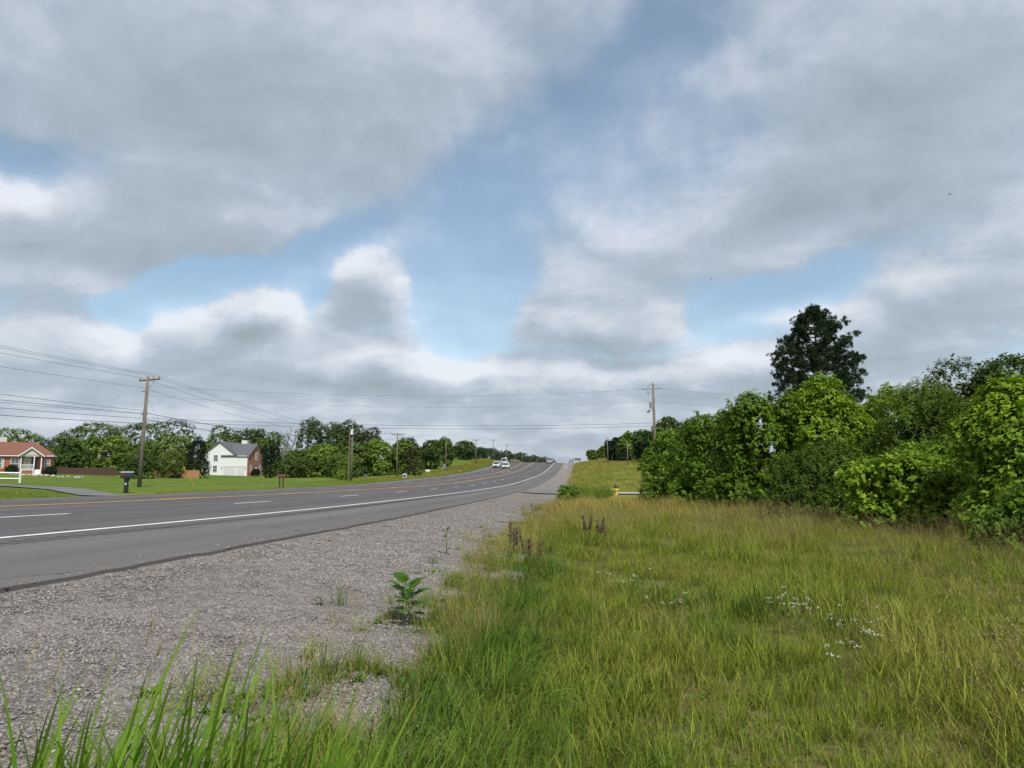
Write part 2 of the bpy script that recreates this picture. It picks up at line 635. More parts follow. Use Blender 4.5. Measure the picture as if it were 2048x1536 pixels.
def brick_mat(name, c1, c2, mortar, rot=False):
    m, nt, b = mat_new(name)
    g = N(nt, 'ShaderNodeTexCoord')
    mp = N(nt, 'ShaderNodeMapping')
    mp.inputs['Rotation'].default_value = (R(90), 0, R(90) if rot else 0)
    nt.links.new(g.outputs['Object'], mp.inputs[0])
    bt = N(nt, 'ShaderNodeTexBrick')
    bt.inputs['Scale'].default_value = 1.
    bt.inputs['Brick Width'].default_value = .22
    bt.inputs['Row Height'].default_value = .075
    bt.inputs['Mortar Size'].default_value = .008
    bt.inputs['Color1'].default_value = (*c1, 1)
    bt.inputs['Color2'].default_value = (*c2, 1)
    bt.inputs['Mortar'].default_value = (*mortar, 1)
    nt.links.new(mp.outputs[0], bt.inputs['Vector'])
    nt.links.new(bt.outputs[0], b.inputs['Base Color'])
    b.inputs['Roughness'].default_value = .9
    bump(nt, b, bt.outputs['Fac'], -.5, .01)
    return m


def striped(name, c1, c2, axis, period, rough=.8, duty=.12, noise_c=.25):
    """boards or siding too fine to tell apart: thin dark joints every period"""
    m, nt, b = mat_new(name)
    g = N(nt, 'ShaderNodeTexCoord')
    sx = N(nt, 'ShaderNodeSeparateXYZ')
    nt.links.new(g.outputs['Object'], sx.inputs[0])
    a = N(nt, 'ShaderNodeMath', operation='DIVIDE')
    nt.links.new(sx.outputs['XYZ'.index(axis)], a.inputs[0])
    a.inputs[1].default_value = period
    f = N(nt, 'ShaderNodeMath', operation='FRACT')
    nt.links.new(a.outputs[0], f.inputs[0])
    n = tex_noise(nt, 3., 4, .6, g.outputs['Object'])
    c = mixc(nt, noise_c, c1, ramp(nt, n.outputs[0], [(.3, tuple(x * .7 for x in c1)), (.7, tuple(min(1, x * 1.2) for x in c1))]))
    lt = N(nt, 'ShaderNodeMath', operation='LESS_THAN')
    nt.links.new(f.outputs[0], lt.inputs[0])
    lt.inputs[1].default_value = duty
    nt.links.new(mixc(nt, lt.outputs[0], c, c2), b.inputs['Base Color'])
    b.inputs['Roughness'].default_value = rough
    bump(nt, b, f.outputs[0], .5, .02)
    return m


def glass_mat(name, c=(.03, .04, .05)):
    m, nt, b = mat_new(name)
    b.inputs['Base Color'].default_value = (*c, 1)
    b.inputs['Roughness'].default_value = .08
    b.inputs['Specular IOR Level'].default_value = .8
    return m


def paint_mat(name, c, rough=.3, metal=0., coat=.6):
    m, nt, b = mat_new(name)
    n = tex_noise(nt, 3., 4, .6, obj_pos(nt))
    nt.links.new(ramp(nt, n.outputs[0], [(.3, tuple(x * .93 for x in c)), (.7, c)]), b.inputs['Base Color'])
    b.inputs['Roughness'].default_value = rough
    b.inputs['Metallic'].default_value = metal
    b.inputs['Coat Weight'].default_value = coat
    return m


def mark_mat(name, c, worn):
    m, nt, b = mat_new(name)
    n = tex_noise(nt, 5., 6, .7, world_pos(nt, (1, .35, 1)))
    nt.links.new(ramp(nt, n.outputs[0], [(.32, worn), (.5, c)]), b.inputs['Base Color'])
    b.inputs['Roughness'].default_value = .8
    return m


MAT = dict(
    ground=ground_mat(), gravel=gravel_mat(), stone=stone_mat(),
    lane=asphalt('lane_asphalt', (.082, .078, .078), (.114, .108, .107), (1.1, 1.08, 1.08)),
    shoulder=asphalt('shoulder_asphalt', (.112, .106, .101), (.143, .136, .129), (1.1, 1.06, 1.04)),
    edge=plain('asphalt_edge', (.062, .058, .055), rough=.95, scale=20),
    apron=asphalt('apron_asphalt', (.13, .128, .128), (.18, .175, .17), (1.1, 1.1, 1.1)),
    concrete=plain('concrete', (.34, .33, .31), (.26, .25, .235), rough=.9, scale=3),
    white_line=mark_mat('white_line', (.68, .68, .66), (.45, .44, .43)),
    yellow_line=mark_mat('yellow_line', (.62, .36, .06), (.38, .24, .07)),
    wood=plain('pole_wood', (.22, .185, .145), (.12, .10, .08), rough=.9, scale=4, stretch=(8, 8, .5), bumpd=.01),
    dark_metal=plain('dark_metal', (.06, .065, .07), rough=.5),
    grey_metal=plain('grey_metal', (.36, .37, .38), rough=.45, metal=.4),
    porcelain=plain('porcelain', (.30, .16, .12), rough=.3),
    wire=plain('wire', (.025, .027, .03), rough=.6),
    white_paint=plain('white_paint', (.78, .78, .76), (.66, .66, .64), rough=.6),
    siding=striped('white_siding', (.80, .80, .78), (.52, .53, .53), 'Z', .15, .6, .1, .1),
    roof_grey=striped('grey_shingles', (.115, .115, .125), (.07, .07, .075), 'Z', .12, .9, .2, .6),
    roof_red=striped('red_shingles', (.205, .085, .058), (.14, .058, .042), 'Z', .12, .9, .2, .6),
    brick=brick_mat('brick_red', (.43, .10, .055), (.34, .075, .04), (.30, .14, .09), True),
    brick2=brick_mat('brick_orange', (.42, .125, .06), (.34, .095, .05), (.30, .15, .10)),
    stem=plain('green_stem', (.10, .15, .03), rough=.7),
    garage=plain('garage_white', (.66, .66, .64), (.6, .6, .58), rough=.6),
    cream=plain('cream_panel', (.60, .56, .49), rough=.7),
    glass=glass_mat('window_glass', (.10, .12, .14)), carglass=glass_mat('car_glass'),
    fence_brown=striped('fence_brown', (.085, .045, .032), (.035, .02, .015), 'X', .145, .9, .1, .5),
    fence_tan=striped('fence_tan', (.38, .19, .105), (.16, .08, .05), 'X', .145, .9, .1, .5),
    black_plastic=plain('black_plastic', (.022, .026, .03), (.016, .02, .024), rough=.45),
    red_metal=plain('red_metal', (.12, .03, .03), rough=.5),
    yellow_plastic=plain('yellow_plastic', (.66, .50, .06), rough=.5),
    orange=plain('orange_paint', (.55, .19, .05), rough=.6),
    green_dark=plain('dark_green_paint', (.03, .07, .05), rough=.5),
    sign_white=plain('sign_white', (.68, .69, .70), rough=.5),
    sign_black=plain('sign_black', (.03, .03, .03), rough=.5),
    sign_back=plain('sign_back', (.30, .31, .32), rough=.45, metal=.5),
    sign_blue=plain('sign_blue', (.25, .33, .45), rough=.5),
    sign_brown=plain('sign_brown', (.13, .075, .06), rough=.6),
    rubber=plain('rubber', (.02, .02, .02), rough=.85),
    rim=plain('rim_alloy', (.45, .46, .47), rough=.35, metal=.7),
    car_white=paint_mat('car_white', (.74, .75, .75)), car_silver=paint_mat('car_silver', (.45, .46, .47), .35, .3),
    car_tan=paint_mat('car_tan', (.26, .23, .16)), lamp=glass_mat('lamp_glass', (.6, .62, .62)), redlamp=glass_mat('red_lamp', (.35, .02, .015)),
    bark=plain('bark', (.16, .125, .095), (.08, .062, .048), rough=.95, scale=5, stretch=(5, 5, .8), bumpd=.02),
    deadwood=plain('deadwood', (.24, .215, .19), (.15, .13, .115), rough=.95, scale=5, stretch=(5, 5, .8)),
    leaf=leaf_mat('leaf', .32), leaf_far=leaf_mat('leaf_far', .22, .7, (1, 1, 1), .15), needle=leaf_mat('needle', .1, .6, (1, 1, 1), .2),
    grass=grass_mat('grass_blade'), tallgrass=leaf_mat('tall_grass_blade', .4, .5, (1, 1, 1), .14), stalk=grass_mat('dry_stalk', .2, dry_amt=.0),
    petal=plain('petal_white', (.52, .52, .46), rough=.7), dock=plain('dock_seed', (.115, .078, .050), (.065, .045, .032), rough=.9, scale=30),
    rock=plain('pale_rock', (.50, .48, .44), (.30, .29, .27), rough=.9, scale=4, bumpd=.05),
    feather=plain('dark_feather', (.03, .03, .03), rough=.8),
)

# ------------------------------------------------------------------ terrain
ZV = np.array([-60, 5, 20, 40, 65, 95, 130, 170, 220, 275, 300, 340, 420, 700, 1500, 5000.])
ZR = np.array([-.35, -.84, -1.08, -1.29, -1.45, -1.463, -1.046, -.436, 1.084, 3.45, 3.85, 3.8, 3.0, 2.0, 1.0, 0.]) + 1.5


def _spline(xk, yk):
    m = np.gradient(yk, xk)

    def f(x):
        x = np.clip(x, xk[0], xk[-1])
        i = np.clip(np.searchsorted(xk, x) - 1, 0, len(xk) - 2)
        h = xk[i + 1] - xk[i]
        t = (x - xk[i]) / h
        return ((2 * t ** 3 - 3 * t ** 2 + 1) * yk[i] + (t ** 3 - 2 * t ** 2 + t) * h * m[i] + (-2 * t ** 3 + 3 * t ** 2) * yk[i + 1] + (t ** 3 - t ** 2) * h * m[i + 1])
    return f


zr = _spline(ZV, ZR)
U_S, U_E, U_E2, U_L = -4.82, -8.02, -26.32, -28.5      # right pavement edge, edge lines, left pavement edge
OV = np.array([-60, 5, 20, 40, 65, 95, 130, 170, 220, 275, 420, 5000.])
OU = np.array([-3000, -250, -110, -80, -45, -33, -28.5, -4.8, -1.0, 2, 8, 20, 60, 300, 3000.])
OT = np.array([  # height of the land relative to the edge of the road; one row per OV
    [6, 2, 1.6, 1.0, .5, .30, -.12, -.20, -.66, -.66, -.6, -.5, 0, 1, 4],
    [6, 2, 1.6, 1.0, .45, .28, -.12, -.20, -.66, -.66, -.6, -.5, 0, 1, 4],
    [6, 2, 1.6, 1.0, .42, .28, -.12, -.20, -.46, -.47, -.38, -.2, .2, 1, 4],
    [6, 2, 1.6, .90, .45, .28, -.12, -.20, -.34, -.35, -.25, 0, .4, 1, 4],
    [6, 2, 1.7, .60, .45, .26, -.12, -.20, -.26, -.12, 0, .4, .8, 1, 4],
    [6, 2, 1.7, .40, .22, .15, -.12, -.20, -.22, .2, .6, 1.2, 1.8, 2, 4],
    [6, 1.6, 1.1, -.1, -.05, .05, -.12, -.20, -.15, .55, 1.6, 2.4, 3, 3, 4],
    [6, 1, .1, -1.0, -.3, .25, -.12, -.18, -.10, .8, 2.3, 3.1, 3.6, 3.6, 4],
    [6, .5, -.3, -.8, 1.0, .70, -.12, -.18, -.10, .9, 2.4, 3.0, 3.6, 3.6, 4],
    [4, 0, .4, 1.2, 1.9, 1.1, -.12, -.18, -.10, .5, 1.3, 2.0, 2.5, 2.5, 3],
    [3, 0, .4, .6, .6, .4, -.12, -.18, -.10, .3, .8, 1, 1, 1, 2],
    [0.] * 15,
])


def gz(x, y):
    x = np.asarray(x, float)
    y = np.asarray(y, float)
    i = np.clip(np.searchsorted(OU, x) - 1, 0, len(OU) - 2)
    j = np.clip(np.searchsorted(OV, y) - 1, 0, len(OV) - 2)
    tx = np.clip((x - OU[i]) / (OU[i + 1] - OU[i]), 0, 1)
    ty = np.clip((y - OV[j]) / (OV[j + 1] - OV[j]), 0, 1)
    ty = ty * ty * (3 - 2 * ty)
    o = (OT[j, i] * (1 - tx) + OT[j, i + 1] * tx) * (1 - ty) + (OT[j + 1, i] * (1 - tx) + OT[j + 1, i + 1] * tx) * ty
    off = np.minimum(np.abs(x - U_L) * (x < U_L), 12) / 12 + np.minimum(np.abs(x + 1) * (x > -1), 6) / 6
    und = (fbm(x * .13, y * .13) - .5) * .16 * off
    return zr(y) + o + und


def gzs(x, y):
    return float(gz(np.array([x]), np.array([y]))[0])


def road_z(u, v):
    """surface of the pavement: crown in the middle"""
    mid = .5 * (U_E + U_E2)
    half = .5 * (U_E - U_E2)
    d = np.abs(u - mid)
    return zr(v) + .023 * (half - np.minimum(d, half)) - .036 * np.maximum(d - half, 0)


def struct(name, me, mat, **kw):
    return tag(link(name, me, mat), kind='structure', **kw)


def grid(name, us, vs_, zf, smooth=True):
    Ug, Vg = np.meshgrid(us, vs_)
    Z = zf(Ug, Vg)
    V = np.stack([Ug.ravel(), Vg.ravel(), Z.ravel()], 1)
    n = len(us)
    a = (np.arange(len(vs_) - 1)[:, None] * n + np.arange(n - 1)[None]).ravel()
    Fc = np.stack([a, a + 1, a + 1 + n, a + n], 1)
    return np_mesh(name, V, Fc, smooth=smooth)


us = np.unique(np.concatenate([-np.geomspace(30, 4000, 60), np.linspace(-34, -28.6, 9), [-28.5, -28.45, -20, -12, -4.9, -4.8], np.linspace(-4.8, 12, 60), np.geomspace(12.5, 4000, 50)]))
vg = np.unique(np.concatenate([[-400, -100, -40, -10], np.linspace(-5, 60, 150), np.linspace(61, 330, 150), np.geomspace(335, 9000, 50)]))


def gz_sheet(u, v):
    z = gz(u, v)
    z = np.where((u > U_L + .02) & (u < U_S - .02), np.minimum(z, zr(v) - .25), z)
    return np.where((u > U_S - .03) & (u < -.9), z - .05, z)


struct('ground', grid('ground', us, vg, gz_sheet), MAT['ground'])

ROWS = np.unique(np.concatenate([np.arange(-30, 340, 2.), np.geomspace(340, 3000, 60)]))
road = struct('road', grid('road', np.array([U_E2, -22.7, -19, .5 * (U_E + U_E2), -15, -11.7, U_E]), ROWS, road_z), MAT['lane'])


def strip_shoulder(name, u0, u1, skirt_at, skirt_drop):
    """paved shoulder with a ragged broken edge standing a little above the gravel"""
    rows = np.unique(np.concatenate([np.arange(-10, 60, .25), ROWS]))
    inner, outer = (u0, u1)
    rag = (fbm(rows * 2.3, rows * 0 + 3.3, 4) - .5) * .26 + (fbm(rows * .25, rows * 0 + 9.3, 2) - .5) * .15
    cols = [np.full_like(rows, inner), np.full_like(rows, .5 * (inner + outer)), outer + rag]
    P = [np.stack([c, rows, road_z(c, rows)], 1) for c in cols]
    sk = P[2].copy()
    sk[:, 0] += .05 * np.sign(outer - inner)
    sk[:, 2] -= skirt_drop
    P.append(sk)
    V = np.concatenate(P)
    n = len(rows)
    Fc = []
    for k in range(3):
        a = np.arange(n - 1) + k * n
        q = np.stack([a, a + n, a + n + 1, a + 1], 1)
        Fc.append(q if outer > inner else q[:, ::-1])
    me = np_mesh(name, V, np.concatenate(Fc))
    me.materials.append(MAT['shoulder'])
    me.materials.append(MAT['edge'])
    mi = np.zeros(3 * (n - 1), np.int32)
    mi[2 * (n - 1):] = 1
    me.polygons.foreach_set('material_index', mi)
    return tag(link(name, me), kind='structure')


shoulder = strip_shoulder('paved_shoulder', U_E, U_S, True, .16)
strip_shoulder('paved_shoulder_far_side', U_E2, U_L, True, .14)

# gravel shoulder: a sheet falling from the pavement to the grass
gr_rows = np.unique(np.concatenate([np.arange(-6, 60, .4), np.arange(60, 320, 3.), np.geomspace(320, 2000, 20)]))
gr_t = np.linspace(0, 1, 16)


def gravel_sheet():
    V = []
    for v in gr_rows:
        ue = -.45 + (float(fbm(v * .5, 5.5, 3)) - .5) * .9
        for t in gr_t:
            u = U_S + .0 + t * (ue - U_S)
            zb = gzs(u, v)
            lump = (float(fbm(u * 2.2, v * 2.2, 3)) - .5) * .05
            top = float(road_z(np.array([U_S]), np.array([v]))[0]) - .035
            k = max(0, 1 - (u - U_S) / .8)
            V.append((u, v, (zb * (1 - k) + top * k) + (lump if t > 0 else 0)))
    n = len(gr_t)
    a = (np.arange(len(gr_rows) - 1)[:, None] * n + np.arange(n - 1)[None]).ravel()
    return np_mesh('gravel_shoulder', np.array(V), np.stack([a, a + 1, a + 1 + n, a + n], 1), smooth=True)


gsheet = gravel_sheet()
gs_z = np.array([v.co.z for v in gsheet.vertices]).reshape(len(gr_rows), -1)
struct('gravel_shoulder', gsheet, MAT['gravel'])


def gravel_z(u, v):
    return gz(u, v) + (fbm(u * 2.2, v * 2.2, 3) - .5) * .05


# painted lines: thin sheets 6 mm above the asphalt, parts of the road
def paint(name, u, w, v0, v1, mat, parent):
    rows = np.unique(np.concatenate([[v0, v1], ROWS[(ROWS > v0) & (ROWS < v1)]]))
    zrow = lambda uu: np.interp(rows, ROWS, road_z(np.full(len(ROWS), uu), ROWS)) + .007
    L_ = np.stack([np.full(len(rows), u - w / 2), rows, zrow(u - w / 2)], 1)
    R_ = np.stack([np.full(len(rows), u + w / 2), rows, zrow(u + w / 2)], 1)
    n = len(rows)
    a = np.arange(n - 1)
    return link(name, np_mesh(name, np.concatenate([L_, R_]), np.stack([a, a + n, a + n + 1, a + 1], 1)), mat, parent)


LW = 3.66
paint('edge_line', U_E - .08, .15, -30, 420, MAT['white_line'], road)
paint('edge_line', U_E2 + .08, .15, -30, 420, MAT['white_line'], road)
for i in range(2):
    paint('centre_line', U_E - (2 + i) * LW + (.12 if i == 0 else -.12), .17, -30, 420, MAT['yellow_line'], road)
v = 25.05 - 11.55 * 2
while v < 320:
    paint('lane_dash', U_E - LW, .13, v, v + 3.1, MAT['white_line'], road)
    paint('lane_dash', U_E - 4 * LW, .13, v + 4, v + 7.1, MAT['white_line'], road)
    paint('lane_dash', U_E - 2 * LW - .16, .13, v + 2, v + 5.1, MAT['yellow_line'], road)
    paint('lane_dash', U_E - 3 * LW + .16, .13, v + 6, v + 9.1, MAT['yellow_line'], road)
    v += 11.55


def arrow(v0, flip):
    """left-turn arrow in the middle lane"""
    s = -1 if flip else 1
    pts = [(-.09, 0), (.09, 0), (.09, 2.2), (-.15, 3.0), (-.5, 3.25), (-.5, 3.75), (-1.3, 3.05), (-.5, 2.4), (-.5, 2.85), (-.25, 2.65), (-.09, 2.2)]
    u0 = .5 * (U_E + U_E2)
    P = [(u0 + s * a, v0 + s * b) for a, b in pts]
    me = bpy.data.meshes.new('turn_arrow')
    zz = lambda a, b: float(np.interp(b, ROWS, road_z(np.full(len(ROWS), a), ROWS))) + .008
    me.from_pydata([(a, b, zz(a, b)) for a, b in P], [], [tuple(range(len(P)))])
    me.update()
    link('turn_arrow', me, MAT['white_line'], road)


arrow(176, False)
arrow(190, True)


# milled rumble strip in the shoulder beside the edge line
rv, rf_ = [], []
for i in range(330):
    v_ = 3.0 + i * .32
    q = [(U_E + .30, v_), (U_E + .66, v_), (U_E + .66, v_ + .15), (U_E + .30, v_ + .15)]
    for (a, b) in q:
        zz = float(np.interp(b, ROWS, road_z(np.full(len(ROWS), a), ROWS))) + .006
        rv.append((a, b, zz))
    rf_.append((4 * i, 4 * i + 1, 4 * i + 2, 4 * i + 3))
tag(link('rumble_strip', np_mesh('rumble_strip', np.array(rv), np.array(rf_)), asphalt('rumble_asphalt', (.105, .10, .094), (.14, .132, .124), (1.1, 1.05, 1.05)), shoulder), kind='stuff')


# driveways
def drive(name, pts, w, mat, lift=.03):
    pts = np.array(pts, float)
    d = np.r_[0, np.cumsum(np.hypot(*np.diff(pts, axis=0).T))]
    t = np.linspace(0, d[-1], 60)
    c = np.stack([np.interp(t, d, pts[:, 0]), np.interp(t, d, pts[:, 1])], 1)
    for _ in range(6):
        c[1:-1] = .25 * c[:-2] + .5 * c[1:-1] + .25 * c[2:]
    tn = np.gradient(c, axis=0)
    tn /= np.linalg.norm(tn, axis=1)[:, None]
    nm = np.stack([-tn[:, 1], tn[:, 0]], 1)
    cols = []
    for k in np.linspace(-.5, .5, 5):
        p = c + nm * w * k
        cols.append(np.stack([p[:, 0], p[:, 1], gz(p[:, 0], p[:, 1]) + lift], 1))
    V = np.stack(cols, 1).reshape(-1, 3)
    n = 5
    a = (np.arange(59)[:, None] * n + np.arange(n - 1)[None]).ravel()
    return struct(name, np_mesh(name, V, np.stack([a, a + n, a + n + 1, a + 1], 1), smooth=True), mat)


drive('driveway', [(-28.4, 43.5), (-33, 46), (-45, 54), (-62, 63), (-95, 84), (-112, 118)], 2.9, MAT['apron'], .06)
drive('driveway_apron', [(-4.9, 63.5), (-1.6, 60.5), (.6, 58.6)], 4.6, MAT['apron'], .07)
drive('driveway_concrete', [(.6, 58.6), (3, 57), (10, 54.5), (28, 50)], 3.6, MAT['concrete'], .08)

# ------------------------------------------------------------------ foliage
def unit(a):
    return a / np.maximum(np.linalg.norm(a, axis=-1, keepdims=True), 1e-9)


def rand_dirs(r, n, zb=0.):
    d = r.normal(size=(n, 3))
    d = unit(d)
    d[:, 2] += zb
    return unit(d)


def leaf_arrays(P, D, Nn, L, W, droop=.15):
    """one folded leaf of two triangles per row"""
    S = unit(np.cross(D, Nn))
    L = L[:, None]
    W = W[:, None]
    b = P
    l = P + D * L * .42 + S * W * .5 + Nn * W * .12
    r_ = P + D * L * .42 - S * W * .5 + Nn * W * .12
    t = P + D * L - Nn * L * droop
    V = np.stack([b, r_, t, l], 1).reshape(-1, 3)
    a = np.arange(len(P)) * 4
    Fc = np.concatenate([np.stack([a, a + 1, a + 2], 1), np.stack([a, a + 2, a + 3], 1)])
    return V, Fc


def shoots(r, blobs, n, k, slen, L, W, cols, zb=.35, droop=.35, inner=.72, shell=(.72, 1.04), jit=.16, floor=None):
    """n shoots with k leaves each around the blobs (centre, radii); returns verts, faces, colours"""
    C = np.array([b[0] for b in blobs], float)
    Rd = np.array([b[1] for b in blobs], float)
    wgt = (Rd.prod(1)) ** (2 / 3)
    pick = r.choice(len(blobs), int(n * 2.2), p=wgt / wgt.sum())
    d = rand_dirs(r, len(pick), zb)
    rad = r.uniform(*shell, len(pick))
    p = C[pick] + d * Rd[pick] * rad[:, None]
    keep = np.ones(len(p), bool)
    for c, rr in zip(C, Rd):
        keep &= (((p - c) / rr) ** 2).sum(1) > inner ** 2
    if floor is not None:
        keep &= p[:, 2] > floor
    p, d, pick = p[keep][:n], d[keep][:n], pick[keep][:n]
    n = len(p)
    ax = unit(d + np.array([0, 0, .55]) + r.normal(size=(n, 3)) * .25)
    t = r.uniform(.0, 1.0, (n, k))
    P = p[:, None] + ax[:, None] * (t * slen)[..., None]
    rd = r.normal(size=(n, k, 3))
    rd = unit(rd - (rd * ax[:, None]).sum(-1, keepdims=True) * ax[:, None])
    D = unit(rd + ax[:, None] * .45 + np.array([0, 0, -droop]))
    Nn = unit(ax[:, None] * .9 + np.array([0, 0, .5]) - (D * (ax[:, None] * .9 + np.array([0, 0, .5])).sum(-1, keepdims=True)) * .9 + r.normal(size=(n, k, 3)) * .28)
    m = n * k
    Ls = L * r.uniform(.45, 1.4, m)
    V, Fc = leaf_arrays(P.reshape(-1, 3), D.reshape(-1, 3), Nn.reshape(-1, 3), Ls, Ls * W)
    c0, c1 = np.array(cols[0]), np.array(cols[1])
    q = np.clip(.62 * r.random(len(blobs))[pick] + .62 * r.beta(1.3, 1.6, n) - .1, 0, 1)
    cc = c0[None] * (1 - q[:, None]) + c1[None] * q[:, None]
    cl = np.repeat(cc, k, 0) * r.uniform(1 - jit, 1 + jit, (m, 1)) * (1 + r.normal(size=(m, 3)) * .04)
    return V, Fc, np.repeat(np.clip(cl, .003, 1), 4, 0)


def merge(parts):
    Vs, Fs, Cs, b = [], [], [], 0
    for V, Fc, Cc in parts:
        Vs.append(V)
        Fs.append(Fc + b)
        Cs.append(Cc)
        b += len(V)
    return np.concatenate(Vs), np.concatenate(Fs), np.concatenate(Cs)


def crown_blobs(r, W, H, z0, n, lump=.36, shape='round'):
    """lumps spread through a crown W wide from z0 to H"""
    out = []
    hc, hh = .5 * (z0 + H), .5 * (H - z0)
    for i in range(n):
        d = rand_dirs(r, 1, .15)[0]
        q = r.uniform(.35, .78)
        s = lump * r.uniform(.65, 1.25)
        c = np.array([d[0] * W * .5 * q, d[1] * W * .5 * q, hc + d[2] * hh * q])
        taper = 1.
        if shape == 'cone':
            tt = (c[2] - z0) / (H - z0)
            taper = max(.18, 1.25 * (1 - tt) ** .8) if tt > .15 else .9
            c[:2] *= taper
        elif shape == 'oval':
            tt = (c[2] - z0) / (H - z0)
            taper = 1.15 - .5 * tt
            c[:2] *= taper
        rad = np.array([W * .5 * s * taper, W * .5 * s * taper, min(W * .5, hh) * s * 1.05])
        c[2] = min(c[2], H - rad[2] * .9)
        c[2] = max(c[2], z0 + rad[2] * .4)
        out.append((c, rad))
    return out


def trunk_mesh(r, blobs, H, rad, z0, nl=7, top=.75, lean=(0, 0), stems=1):
    mb = MB()
    for st in range(stems):
        ox, oy = (0, 0) if stems == 1 else (r.uniform(-.35, .35), r.uniform(-.35, .35))
        pts, rr = [], []
        for i in range(7):
            t = i / 6
            pts.append((ox * (1 + 2 * t) + lean[0] * t * H * top + r.normal() * .02 * H * t, oy * (1 + 2 * t) + lean[1] * t * H * top + r.normal() * .02 * H * t, -.15 + t * H * top))
            rr.append(rad * (1.25 - 1.0 * t) if i else rad * 1.45)
        mb.tube(pts, rr, 8)
    idx = r.permutation(len(blobs))[:nl]
    for k in idx:
        c = blobs[k][0]
        t = r.uniform(.3, .8)
        j = min(5, int(t * 6))
        a = Vector(pts[j])
        b = Vector(c)
        if b.z < a.z:
            a = Vector(pts[max(1, j - 2)])
        mid = a.lerp(b, .5) + Vector((0, 0, .06 * H))
        mb.tube([a, mid, b], [rad * .5, rad * .32, rad * .12], 6)
    return mb


def tree(name, label, x, y, ztop, W, cols, group=None, seed=0, n=620, k=7, leaf=.5, z0f=.07, shape='round', nb=22, lump=.36, mat='leaf_far', cat='tree', trunk=.22, zb=.3, wl=.62, slen=None, inner=.74, part='crown', droop=.35, dy=1.0):
    r = np.random.default_rng(seed + 1000)
    zb0 = gzs(x, y)
    H = ztop - zb0
    root = empty(name, (x, y, zb0))
    tag(root, label, cat, group)
    z0f = min(z0f, .07)
    n = int(n * 1.75)
    bl = crown_blobs(r, W, H, H * z0f, nb, lump, shape)
    cw = .30 if shape == 'round' else .24
    bl.append((np.array([0, 0, H * .2]), np.array([W * .33, W * .33, H * .2])))
    bl.append((np.array([0, 0, H * .46]), np.array([W * cw, W * cw, H * .36])))
    if shape != 'round':
        bl.append((np.array([0, 0, H * .24]), np.array([W * .40, W * .40, H * .24])))
    V, Fc, Cc = shoots(r, bl, n, k, slen or leaf * 1.3, leaf, wl, cols, zb=zb, inner=inner, droop=droop, floor=.05)
    V = V.copy()
    link(part, np_mesh(part, V, Fc, Cc), MAT[mat], root)
    trunk_mesh(r, bl, H, trunk, H * z0f).build('trunk', MAT['bark'], root, smooth=True)
    return root


G_DARK = ((0.034, 0.064, 0.016), (0.092, 0.144, 0.030))
G_OAK = ((0.039, 0.067, 0.018), (0.109, 0.155, 0.037))
G_MID = ((0.053, 0.097, 0.018), (0.149, 0.213, 0.037))
G_LIGHT = ((0.076, 0.138, 0.021), (0.190, 0.270, 0.041))
G_YEL = ((.085, .125, .022), (.155, .195, .035))
G_CEDAR = ((.011, .025, .010), (.026, .048, .016))
G_FAR = ((.034, .060, .032), (.066, .100, .050))  # bluish haze of distance put into the leaf colour
G_OLIVE = ((.045, .055, .018), (.075, .085, .026))

